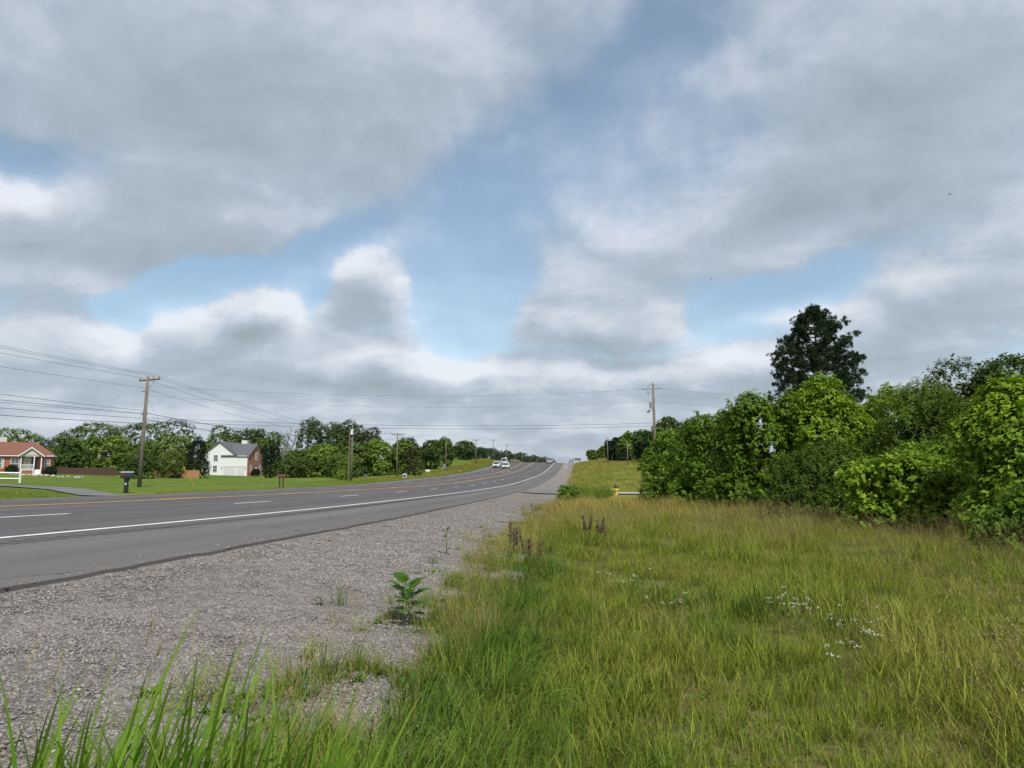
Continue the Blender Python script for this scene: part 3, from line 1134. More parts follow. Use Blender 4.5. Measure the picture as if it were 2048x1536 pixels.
GB = 'trees behind the brick house'
GW = 'trees behind the white house'
GT = 'thicket trees past the white house'
GM = 'trees on the far roadside up the hill'
GF = 'distant treeline along the crest'
GR = 'trees on the rise behind the hedge'
TREES = [
    # name, label, x, y, ztop, width, colours, group, kwargs
    ('leafy_tree', 'mid green tree rising left of the brick house chimney at the picture edge', -151, 190, 13.2, 15, G_MID, GB, {}),
    ('leafy_tree', 'low dark green tree just right of the brick house chimney', -141, 195, 11.6, 14, G_DARK, GB, {}),
    ('oak_tree', 'broad dark oak behind the brick house porch', -138, 204, 15.8, 22, G_OAK, GB, dict(n=900, nb=28)),
    ('leafy_tree', 'lighter green tree in front of the oak, right of the brick house', -116, 176, 10.6, 15, G_LIGHT, GB, dict(n=700)),
    ('leafy_tree', 'dark low tree beside the end of the brick house roof', -112, 158, 8.0, 9, G_DARK, GB, dict(n=480)),
    ('oak_tree', 'large domed dark oak behind the near utility pole', -127, 218, 17.6, 25, G_OAK, GB, dict(n=1000, nb=30)),
    ('leafy_tree', 'rounded green tree below the domed oak, right of the utility pole', -106, 192, 11.8, 14, G_LIGHT, GB, dict(n=650)),
    ('leafy_tree', 'green tree filling behind the brown board fence', -104, 172, 8.6, 13, G_MID, GB, dict(n=600, z0f=.1)),
    ('round_shrub', 'dense dark green round shrub beside the utility pole', -78.5, 131, 4.9, 8.2, G_DARK, None, dict(n=520, z0f=.02, cat='shrub', part='foliage', leaf=.3)),
    ('small_tree', 'small yellow green tree between the utility pole and the first cedar', -84.5, 151, 6.3, 6.4, G_YEL, None, dict(n=380, z0f=.15, leaf=.3)),
    ('cedar_tree', 'tall dark conical cedar at the left end of the white house', -86.2, 165, 11.3, 6.6, G_CEDAR, None, dict(n=900, z0f=.02, shape='cone', nb=34, lump=.42, leaf=.3, k=9, inner=.66, wl=.4)),
    ('cedar_tree', 'slim dark cedar at the brick front of the white house', -69.3, 166, 9.3, 4.7, G_CEDAR, None, dict(n=800, z0f=.02, shape='oval', nb=30, lump=.42, leaf=.28, k=9, inner=.66, wl=.4)),
    ('leafy_tree', 'green tree whose crown shows left above the white house gable', -116, 236, 16.8, 15, G_MID, GW, dict(n=700)),
    ('leafy_tree', 'ragged dark tree standing above the white house roof', -108.5, 240, 18.3, 9.5, G_OAK, GW, dict(n=480, lump=.3, nb=16)),
    ('leafy_tree', 'narrow dark tree right of the white chimney', -103.5, 238, 17.2, 6.2, G_OAK, GW, dict(n=320, lump=.32, nb=13)),
    ('leafy_tree', 'low olive tree above the second cedar', -97, 232, 14.3, 11, G_MID, GW, dict(n=560)),
    ('leafy_tree', 'low green tree filling behind the first cedar', -100, 205, 9.5, 14, G_LIGHT, GW, dict(n=600, z0f=.08)),
    ('tall_tree', 'tall tree with an open left crown beside the dead snag', -82.5, 226, 18.9, 12.5, G_OAK, 'tall trees over the thicket', dict(n=620, lump=.3, nb=22)),
    ('tall_tree', 'tallest dark crown of the group over the thicket', -75.5, 231, 19.9, 10.5, G_OAK, 'tall trees over the thicket', dict(n=600, lump=.32)),
    ('tall_tree', 'dark rounded crown right of the tallest tree over the thicket', -69, 224, 18.0, 11, G_DARK, 'tall trees over the thicket', dict(n=640)),
    ('tall_tree', 'brownish green lower crown at the right of the tall group', -62.5, 217, 15.2, 9.5, G_OLIVE, 'tall trees over the thicket', dict(n=560)),
    ('thicket_tree', 'mid green bushy tree right behind the second cedar', -63.5, 170, 6.9, 9, G_MID, GT, dict(n=560, z0f=.02)),
    ('thicket_tree', 'soft green thicket tree below the tall dark crowns', -56.5, 165, 7.4, 9.5, G_LIGHT, GT, dict(n=600, z0f=.02)),
    ('thicket_tree', 'wide green thicket tree left of the pole with the transformer', -50.5, 168, 8.2, 9.5, G_MID, GT, dict(n=640, z0f=.02)),
    ('thicket_tree', 'pale green thicket tree right of the pole with the transformer', -46, 172, 9.0, 9, G_LIGHT, GT, dict(n=640, z0f=.02)),
    ('thicket_tree', 'dark thicket tree left of the T shaped pole', -41, 176, 8.6, 8, G_MID, GT, dict(n=560, z0f=.02)),
    ('thicket_tree', 'green shrubby tree in front of the thicket, right of the bright sapling', -42, 135, 4.9, 7.0, G_MID, GT, dict(n=480, z0f=.02, leaf=.32)),
    ('thicket_tree', 'dark low tree at the left foot of the thicket', -58, 150, 4.6, 8.0, G_DARK, GT, dict(n=480, z0f=.02, leaf=.34)),
    ('thicket_tree', 'low green tree at the foot of the thicket beside the bright sapling', -47, 146, 5.0, 8.0, G_MID, GT, dict(n=480, z0f=.02, leaf=.34)),
    ('sapling', 'bright light green sapling beside the pole with the transformer', -36.4, 115, 3.5, 3.4, G_LIGHT, None, dict(n=300, z0f=.04, shape='cone', leaf=.22, nb=16)),
    ('roadside_tree', 'dark crown just right of the T shaped pole', -43.5, 190, 10.4, 6.2, G_DARK, GM, dict(n=440, z0f=.08)),
    ('roadside_tree', 'mid green tree second right of the T shaped pole', -39.2, 200, 10.8, 6.4, G_DARK, GM, dict(n=460, z0f=.06)),
    ('roadside_shrub', 'brown olive rounded shrub beside the white mailbox', -32.6, 150, 6.6, 4.9, G_OLIVE, None, dict(n=420, z0f=.02, leaf=.26, cat='shrub', part='foliage')),
    ('roadside_tree', 'full green tree with square top behind the slim wooden pole', -38.2, 215, 11.3, 6.4, G_MID, GM, dict(n=480, z0f=.1)),
    ('roadside_tree', 'round dark green shade tree alone on the lawn hill', -38.8, 262, 12.4, 8.0, G_DARK, GM, dict(n=480, z0f=.16)),
    ('roadside_tree', 'small dark tree right of the round shade tree', -38.4, 302, 11.2, 4.4, G_FAR, GM, dict(n=240, z0f=.1)),
    ('flowering_shrub', 'pale blossoming shrub at the roadside near the crest', -31.5, 380, 7.6, 8, ((.20, .19, .13), (.30, .28, .21)), None, dict(n=240, z0f=.02, cat='shrub', part='foliage')),
    ('rise_tree', 'small rounded green tree right of the brown road sign', 5.8, 272, 9.2, 4.8, G_MID, GR, dict(n=360, z0f=.05)),
    ('rise_tree', 'slender green tree left of the dark cedars on the rise', 8.1, 242, 9.5, 3.0, G_MID, GR, dict(n=260, z0f=.08)),
    ('rise_tree', 'dark ragged tree behind the thin pole on the rise', 9.8, 201, 10.5, 4.6, G_CEDAR, GR, dict(n=480, z0f=.04)),
    ('rise_tree', 'low dark cedar at the foot of the trees on the rise', 12.0, 192, 7.4, 2.8, G_CEDAR, GR, dict(n=260, z0f=.02, shape='oval')),
    ('rise_tree', 'pale green tree left of the wooden pole on the rise', 13.0, 196, 11.9, 4.8, G_LIGHT, GR, dict(n=420, z0f=.05)),
    ('rise_tree', 'dark dense tree beside the wooden pole behind the hedge', 15.8, 178, 11.9, 6.4, G_DARK, GR, dict(n=560, z0f=.03)),
    ('rise_tree', 'dark green tree just right of the wooden pole, above the hedge', 20.2, 166, 13.1, 7.6, G_OAK, GR, dict(n=620, z0f=.05)),
    ('rise_tree', 'bluish dark loose crown at the far end of the hedge top', 24.2, 157, 13.0, 5.4, G_FAR, GR, dict(n=420, z0f=.05, lump=.3)),
    ('rise_tree', 'dark tree filling low behind the left end of the hedge', 16.5, 172, 9.0, 7.0, G_CEDAR, GR, dict(n=480, z0f=.02)),
]
far = [(-56, 330, 12.6, 13), (-54, 372, 14.0, 14), (-57, 420, 16.0, 15), (-54, 470, 16.2, 16), (-50, 525, 16.6, 17), (-48, 590, 18.2, 18), (-47, 660, 18.8, 18), (-44, 740, 19.0, 19), (-42, 820, 19.5, 20), (-39, 910, 19.8, 20), (-35, 1000, 20.5, 20)]
far += [(x - 16, y + 22, zt + .6, w_) for (x, y, zt, w_) in far] + [(-52, 350, 12.4, 12), (-53, 396, 14.4, 13), (-53, 445, 15.6, 15)]
for i, (x, y, zt, w_) in enumerate(far):
    TREES.append(('distant_tree', 'dark distant tree in the row running down to the crest of the road', x, y, zt, w_, G_FAR, GF, dict(n=420, z0f=.03, leaf=.7, nb=18)))
for i, (nm, lb, x, y, zt, w_, cols, grp, kw) in enumerate(TREES):
    tree(nm, lb, x, y, zt, w_, cols, grp, seed=i * 13 + 5, **kw)


def bare_tree(x, y, ztop, seed, label):
    r = np.random.default_rng(seed)
    z0 = gzs(x, y)
    H = ztop - z0
    root = tag(empty('dead_tree', (x, y, z0)), label, 'tree')
    mb, br = MB(), MB()
    lean = r.uniform(-.05, .22)
    tp = [(lean * H * t ** 1.5, 0, H * t * .8 - .1) for t in np.linspace(0, 1, 6)]
    mb.tube(tp, np.linspace(.32, .12, 6), 7)
    for k in range(9):
        j = r.integers(2, 6)
        a = Vector(tp[j])
        d = Vector((r.normal() * .8, r.normal() * .5, r.uniform(.5, 1.1))).normalized()
        l = H * r.uniform(.16, .34)
        b = a + d * l
        br.tube([a, a.lerp(b, .5) + Vector((r.normal() * .2, 0, .1)), b], [.11, .075, .035], 5)
        for q in range(3):
            c = a.lerp(b, r.uniform(.4, .95))
            e = c + Vector((r.normal() * .8, r.normal() * .5, r.uniform(.3, 1.0))) * l * .35
            br.tube([c, e], [.05, .025], 4)
    mb.build('trunk', MAT['deadwood'], root)
    br.build('branches', MAT['deadwood'], root)


bare_tree(-84.5, 214, 14.6, 4, 'leaning bare grey dead tree left of the tall group')
bare_tree(-89.5, 222, 14.4, 9, 'thin bare snag above the second cedar')


# pine standing behind the hedge
def pine(x, y, ztop):
    r = np.random.default_rng(77)
    zg = gzs(x, y)
    H = ztop - zg
    root = tag(empty('pine_tree', (x, y, zg)), 'tall dark green pine standing above the hedge', 'tree')
    mb = MB()
    tp = [(.12 * math.sin(t * 5) * t, .1 * t, H * t) for t in np.linspace(-.01, .97, 12)]
    mb.tube(tp, np.linspace(.26, .03, 12), 8)
    br = MB()
    P, A = [], []
    for li in range(210):
        t = .25 + .735 * (li + r.uniform(0, 1)) / 210
        zt = t * H
        prof = np.interp(t, [.2, .45, .55, .64, .72, .80, .87, .93, .985], [4.3, 4.3, 4.0, 3.8, 3.5, 3.05, 2.4, 1.65, .35])
        an = li * 2.39996 + r.uniform(-.5, .5)
        ln = prof * (r.uniform(.5, .98) if r.random() < .9 else r.uniform(.98, 1.08))
        d = np.array([math.cos(an), math.sin(an), 0])
        base = np.array([.12 * math.sin(t * 5) * t, .1 * t, zt - .22 * ln])
        rise = r.uniform(.18, .5)
        f_ = lambda q: base + d * ln * q + np.array([0, 0, ln * (rise * q * q + .02 * q)])
        br.tube([f_(q) for q in (0, .35, .7, 1)], [.05, .035, .022, .012], 4)
        nodes_ = [(r.uniform(.3, 1.0) ** .6, r.normal() * .13 * ln, r.normal() * .08 + .08) for _ in range(int(3 + ln * 1.7))]
        for q in range(int(10 + ln * 9)):
            s_, sv, uv = nodes_[r.integers(len(nodes_))]
            side = np.array([-d[1], d[0], 0]) * sv * s_ + r.normal(size=3) * .115
            up = np.array([0, 0, uv])
            P.append(f_(s_) + side + up)
            A.append(unit(d * .7 + side * .6 + np.array([0, 0, .9]) + r.normal(size=3) * .3))
    P, A = np.array(P), np.array(A)
    n, k = len(P), 22
    rd = rand_dirs(r, n * k).reshape(n, k, 3)
    D = unit(A[:, None] * .55 + rd)
    Nn = unit(np.cross(D, rand_dirs(r, n * k).reshape(n, k, 3)))
    L = r.uniform(.12, .25, n * k)
    V, Fc = leaf_arrays((P[:, None] + rd * .02).reshape(-1, 3), D.reshape(-1, 3), Nn.reshape(-1, 3), L, np.full(n * k, .046), 0.02)
    q = r.random((n, 1))
    cc = np.array((.014, .034, .014)) * (1 - q) + np.array((.032, .062, .021)) * q
    cl = np.repeat(cc, k, 0) * r.uniform(.8, 1.2, (n * k, 1))
    mb.build('trunk', MAT['bark'], root, smooth=True)
    br.build('branches', MAT['bark'], root)
    link('crown', np_mesh('crown', V, Fc, np.repeat(cl, 4, 0)), MAT['needle'], root)


pine(18.9, 60, 14.55)

# hedge of bushes along the right
H_BOX = ((.056, .120, .011), (.185, .295, .026))
H_BRIGHT = ((.082, .165, .011), (.250, .360, .028))
H_DARKF = ((.042, .086, .010), (.125, .190, .022))
H_LOOSE = ((.036, .070, .012), (.110, .165, .024))
GH = 'bushes of the hedge beside the meadow'


def bush(name, label, x, y, ztop, W, D_, cols, n, k, leaf, wl, zb=.3, droop=.4, slen=.3, seed=0, nb=36, lump=.29, z0=.0, inner=.78, jit=.18, spikes=0, mat='leaf'):
    r = np.random.default_rng(seed + 500)
    zg = gzs(x, y)
    H = ztop - zg
    root = tag(empty(name, (x, y, zg)), label, 'bush', GH)
    bl = crown_blobs(r, 1.0, H, z0, nb, lump)
    bl = [(np.array([c[0] * W, c[1] * D_, c[2]]), np.array([rr[0] * W, rr[1] * D_, min(.5 * W, .5 * H) * lump * r.uniform(.7, 1.2)])) for c, rr in bl]
    bl.append((np.array([0, 0, H * .45]), np.array([W * .3, D_ * .3, H * .38])))
    for q in range(7):
        a = q * 2.4
        bl.append((np.array([math.cos(a) * W * .3, math.sin(a) * D_ * .3, H * .14]), np.array([W * .2, D_ * .2, H * .15])))
    parts = [shoots(r, bl, n, k, slen, leaf, wl, cols, zb=zb, droop=droop, inner=inner, jit=jit, floor=.02)]
    if spikes:                                      # upright leaders breaking the outline
        top = [b for b in bl if b[0][2] > H * .5]
        sp = []
        for q in range(spikes):
            b = top[r.integers(len(top))]
            h = r.uniform(.25, .6)
            c = b[0] + np.array([r.normal() * b[1][0] * .5, r.normal() * b[1][1] * .5, b[1][2] * .55])
            for j in range(4):
                sp.append((c + np.array([0, 0, h * j / 3]), np.array([.09, .09, .12]) * (1.3 - j * .2)))
        parts.append(shoots(r, sp, spikes * 9, k, slen * .5, leaf * .9, wl, cols, zb=.5, droop=droop, inner=0, jit=jit))
    V, Fc, Cc = merge(parts)
    link('foliage', np_mesh('foliage', V, Fc, Cc), MAT[mat], root)
    trunk_mesh(r, bl, H, .06, 0, nl=10, top=.7, stems=3).build('stems', MAT['bark'], root, smooth=True)
    tw = MB()
    for q in range(46):                             # bare and dead twigs working out through the leaves
        b = bl[r.integers(len(bl) - 8)]
        d = rand_dirs(r, 1, .5)[0]
        a = b[0] + d * b[1] * .3
        e = b[0] + d * b[1] * r.uniform(1.0, 1.35)
        m_ = .5 * (a + e) + r.normal(size=3) * .06
        tw.tube([tuple(a), tuple(m_), tuple(e)], [.012, .008, .003], 4)
        f = .5 * (m_ + e) + r.normal(size=3) * .12
        tw.tube([tuple(m_), tuple(f)], [.006, .002], 3)
    tag(tw.build('twigs', MAT['bark'], root), kind='stuff')


BUSHES = [
    ('broadleaf_bush', 'green broadleaf bush at the far left end of the hedge, beside the driveway', 5.3, 43.0, 3.9, 3.6, 3.4, H_BOX, 2200, 10, .135, .62, dict(spikes=14)),
    ('broadleaf_bush', 'low leafy bush filling the front of the left hedge end', 4.9, 38.8, 2.3, 2.8, 2.4, H_BOX, 1500, 9, .125, .6, dict()),
    ('broadleaf_bush', 'rounded broadleaf bush second from the left end of the hedge', 6.4, 35.5, 4.35, 4.4, 3.6, H_BOX, 3000, 10, .13, .62, dict(spikes=18)),
    ('broadleaf_bush', 'broad green bush below the left side of the pine', 7.4, 30.0, 4.75, 4.6, 3.8, H_BOX, 3600, 10, .125, .62, dict(spikes=22)),
    ('broadleaf_bush', 'tall bright tipped bush in front of the pine trunk', 9.4, 29.0, 5.1, 4.6, 3.6, H_BRIGHT, 3400, 10, .125, .62, dict(spikes=26)),
    ('feathery_bush', 'low dark feathery bush in the middle of the hedge front', 7.4, 23.6, 2.3, 3.3, 2.6, H_DARKF, 3400, 13, .095, .36, dict(droop=.1, slen=.42)),
    ('feathery_bush', 'tall dark feathery bush right of the pine', 10.9, 24.6, 4.1, 4.4, 3.6, H_DARKF, 5200, 14, .095, .38, dict(droop=.1, slen=.42)),
    ('broadleaf_bush', 'bright green maple bush low between the feathery bushes and the right edge', 8.4, 19.4, 2.1, 3.2, 2.4, H_BRIGHT, 2600, 10, .11, .75, dict(spikes=12)),
    ('broadleaf_bush', 'big bright maple bush at the right edge of the picture', 9.7, 16.6, 3.3, 3.4, 3.0, H_BRIGHT, 4200, 10, .108, .75, dict(spikes=22)),
    ('broadleaf_bush', 'low dark green bush under the bright maple at the right edge', 8.9, 14.4, 1.35, 3.2, 2.0, H_BOX, 2200, 10, .10, .7, dict()),
    ('loose_bush', 'loose twiggy dark bush topping the hedge at the upper right', 15.0, 27.5, 5.75, 7.0, 4.2, H_LOOSE, 7600, 11, .115, .5, dict(spikes=40, droop=.1)),
    ('loose_bush', 'twiggy dark bush at the right edge behind the bright maple', 18.2, 26.5, 5.95, 6.0, 4.0, H_LOOSE, 5600, 11, .12, .5, dict(spikes=24, droop=.1)),
    ('broadleaf_bush', 'shaded green bush inside the hedge between the pine bush and the maple', 10.4, 22.4, 2.6, 4.2, 2.4, H_BOX, 2200, 10, .12, .62, dict()),
    ('broadleaf_bush', 'green bush behind the left end of the hedge below the wooden pole', 8.2, 46.0, 4.2, 4.4, 3.4, H_BOX, 2000, 10, .15, .62, dict(spikes=8)),
    ('broadleaf_bush', 'green bush closing the hedge behind the broad bush left of the pine', 11.5, 36.0, 5.0, 5.4, 3.4, H_BOX, 2400, 10, .15, .62, dict(spikes=8)),
    ('broadleaf_bush', 'bright leafy bush showing above the dark feathery bush', 12.6, 30.5, 5.2, 4.6, 3.4, H_BRIGHT, 2600, 10, .13, .62, dict(spikes=12)),
]
for i, (nm, lb, x, y, zt, w_, d_, cols, n_, k_, lf, wl, kw) in enumerate(BUSHES):
    bush(nm, lb, x, y, zt, w_, d_, cols, n_, k_, lf, wl, seed=i * 7 + 3, **kw)

# shrubs around the houses
for (nm, lb, x, y, zt, w_, cols) in [
        ('clipped_shrub', 'dark clipped shrub left of the brick house porch', -102.7, 129.3, 2.7, 2.3, G_CEDAR),
        ('clipped_shrub', 'dark clipped shrub under the left window of the brick house', -105.0, 128.1, 2.6, 1.7, G_CEDAR),
        ('clipped_shrub', 'dark clipped shrub right of the brick house steps', -97.4, 132.4, 2.6, 2.2, G_CEDAR),
        ('clipped_shrub', 'small dark shrub at the brick front of the white house', -82.0, 187.5, 2.6, 1.9, G_CEDAR)]:
    tree(nm, lb, x, y, zt, w_, cols, None, seed=int(-x), n=260, z0f=.02, leaf=.2, nb=14, cat='shrub', part='foliage', trunk=.06)


# ------------------------------------------------------------------ houses
def part_box(name, mat, parent, *b):
    return MB().box(*b).build(name, mat, parent)


def window(parent, axis, a0, a1, z0, z1, face, out, rows=2):
    """window set 4 cm proud of a wall; axis 'x': wall runs along x at y=face; 'y': along y at x=face; out = +-1 outward"""
    def bx(mb, p0, p1, q0, q1, d0, d1):
        lo, hi = sorted((face + out * d0, face + out * d1))
        if axis == 'x':
            mb.box(p0, p1, lo, hi, q0, q1)
        else:
            mb.box(lo, hi, p0, p1, q0, q1)
    w = MB()
    t = .09
    bx(w, a0 - t, a1 + t, z0 - t, z0, .0, .06)
    bx(w, a0 - t, a1 + t, z1, z1 + t, .0, .06)
    bx(w, a0 - t, a0, z0, z1, .0, .06)
    bx(w, a1, a1 + t, z0, z1, .0, .06)
    o = w.build('window', MAT['white_paint'], parent)
    p = MB()
    bx(p, a0, a1, z0, z1, .005, .02)
    p.build('pane', MAT['glass'], o)
    mm = MB()
    zm = .5 * (z0 + z1)
    bx(mm, a0, a1, zm - .035, zm + .035, .022, .05)
    am = .5 * (a0 + a1)
    for (q0, q1) in ((z0, zm - .036), (zm + .036, z1)):
        bx(mm, am - .02, am + .02, q0, q1, .022, .045)
    mm.build('muntin', MAT['white_paint'], o)
    return o


def roof_slab(name, mat, parent, pts, th=.12):
    """one roof plane from its corner points, with thickness"""
    P = [Vector(p) for p in pts]
    nrm = (P[1] - P[0]).cross(P[2] - P[0]).normalized()
    if nrm.z < 0:
        P = P[::-1]
        nrm = -nrm
    n = len(P)
    vs_ = [p for p in P] + [p - nrm * th for p in P]
    fs_ = [tuple(range(n)), tuple(range(n, 2 * n))[::-1]] + [(i, i + n, (i + 1) % n + n, (i + 1) % n) for i in range(n)]
    return MB().add(vs_, fs_).build(name, mat, parent)


def white_house():
    x0, y0 = -95.4, 185.0
    z0 = gzs(-90, 185) - .05
    h = empty('white_house', (x0, y0, z0))
    tag(h, 'two storey white sided house with grey roof and red brick front', 'house')
    # local: x 0..9.4 gable block, 9.4..12 wing; y depth; wall faces -y
    E_, A_ = 5.05, 8.55
    gx0, gx1, wx1, dep = 0., 9.4, 12.3, 9.6
    gm = .5 * (gx0 + gx1)
    MB().prism([(gx0, -.3), (gx1, -.3), (gx1, E_), (gm, A_ - .05), (gx0, E_)], 'y', 0, 15).build('wall', MAT['siding'], h)
    part_box('side_wall', MAT['siding'], h, gx1 + .01, wx1 - .25, .004, dep, -.3, E_)
    wm = dep / 2
    bw = MB().prism([(.004, -.3), (dep, -.3), (dep, E_), (wm, A_ - .45), (.004, E_)], 'x', wx1 - .24, wx1)
    brick = bw.build('brick_front', MAT['brick'], h)
    o = .35
    sl = (A_ - E_) / (gm - gx0)
    rf = roof_slab('roof', MAT['roof_grey'], h, [(gx0 - o, -o, E_ - o * sl + .1), (gm, -o, A_ + .1), (gm, 15.3, A_ + .1), (gx0 - o, 15.3, E_ - o * sl + .1)])
    roof_slab('roof_slope', MAT['roof_grey'], h, [(gx1 + .1, -o, E_ - .1 * sl + .1), (gm, -o, A_ + .1), (gm, 15.3, A_ + .1), (gx1 + .1, 15.3, E_ - .1 * sl + .1)])
    s2 = (A_ - .4 - E_) / wm
    roof_slab('roof_slope', MAT['roof_grey'], h, [(gm + .4, -o, E_ - o * s2 + .14), (wx1 + o, -o, E_ - o * s2 + .14), (wx1 + o, wm, A_ - .32), (gm + .4, wm, A_ - .32)])
    roof_slab('roof_slope', MAT['roof_grey'], h, [(gm + .4, dep + o, E_ - o * s2 + .14), (wx1 + o, dep + o, E_ - o * s2 + .14), (wx1 + o, wm, A_ - .32), (gm + .4, wm, A_ - .32)])
    # white rake boards
    for (a, b) in (((gx0 - o, E_ - o * sl - .04), (gm, A_ - .03)), ((gm, A_ - .03), (gx1, E_ - .02))):
        MB().prism([(a[0], a[1] - .2), (b[0], b[1] - .2), (b[0], b[1]), (a[0], a[1])], 'y', -.06, -.02).build('rake_board', MAT['white_paint'], h)
    for (a, b) in (((-o, E_ - o * s2), (wm, A_ - .47)), ((wm, A_ - .47), (dep + o, E_ - o * s2))):
        MB().prism([(a[0], a[1] - .25), (b[0], b[1] - .25), (b[0], b[1]), (a[0], a[1])], 'x', wx1 + .02, wx1 + .1).build('rake_board', MAT['white_paint'], h)
    part_box('chimney', MAT['white_paint'], rf, 6.6, 7.9, 8.2, 9.4, 6.8, 9.25)
    part_box('corner_board', MAT['white_paint'], h, wx1 - .42, wx1 - .25, -.05, 0, -.2, E_ - .1)
    part_box('fascia', MAT['white_paint'], h, gx1 + .1, wx1 - .25, -.33, -.29, E_ - .2, E_ + .0)
    window(h, 'x', 3.2, 4.2, 3.7, 5.15, 0, -1)
    window(h, 'x', 3.1, 4.1, .95, 2.5, 0, -1)
    # garage doors with panels
    for (a, b) in ((5.9, 9.05), (9.45, 11.35)):
        d = part_box('garage_door', MAT['garage'], h, a, b, -.05, -.01, -.05, 2.15)
        for r_ in range(4):
            nn = 4 if b - a > 2.5 else 2
            for c_ in range(nn):
                wd = (b - a) / nn
                part_box('panel', MAT['garage'], d, a + c_ * wd + .08, a + (c_ + 1) * wd - .08, -.07, -.052, r_ * .53 + .05, r_ * .53 + .47)
    part_box('door_trim', MAT['cream'], h, 5.75, 11.5, -.08, -.0, 2.2, 2.36)
    for xx in (5.4, 11.65):
        MB().cyl((xx, -.15, 1.75), .09, .28, 8).build('wall_lamp', MAT['dark_metal'], h)
    window(brick, 'y', wm - .5, wm + .5, 4.0, 5.9, wx1, 1)
    window(brick, 'y', 1.2, 2.2, .9, 2.6, wx1, 1)
    window(brick, 'y', 6.9, 7.9, .9, 2.6, wx1, 1)
    dr = part_box('front_door', MAT['white_paint'], h, wx1 + .005, wx1 + .05, 4.3, 5.4, 0, 2.1)
    MB().cyl((wx1 + .1, 5.2, 1.0), .04, .06, 8).build('door_handle', MAT['dark_metal'], dr)
    # meter boxes on the side wall
    part_box('meter_box', MAT['grey_metal'], h, 1.0, 1.35, -.2, -.005, .7, 1.4)
    part_box('heat_pump', MAT['grey_metal'], h, 1.7, 2.5, -1.2, -.4, -.1, .8)


white_house()


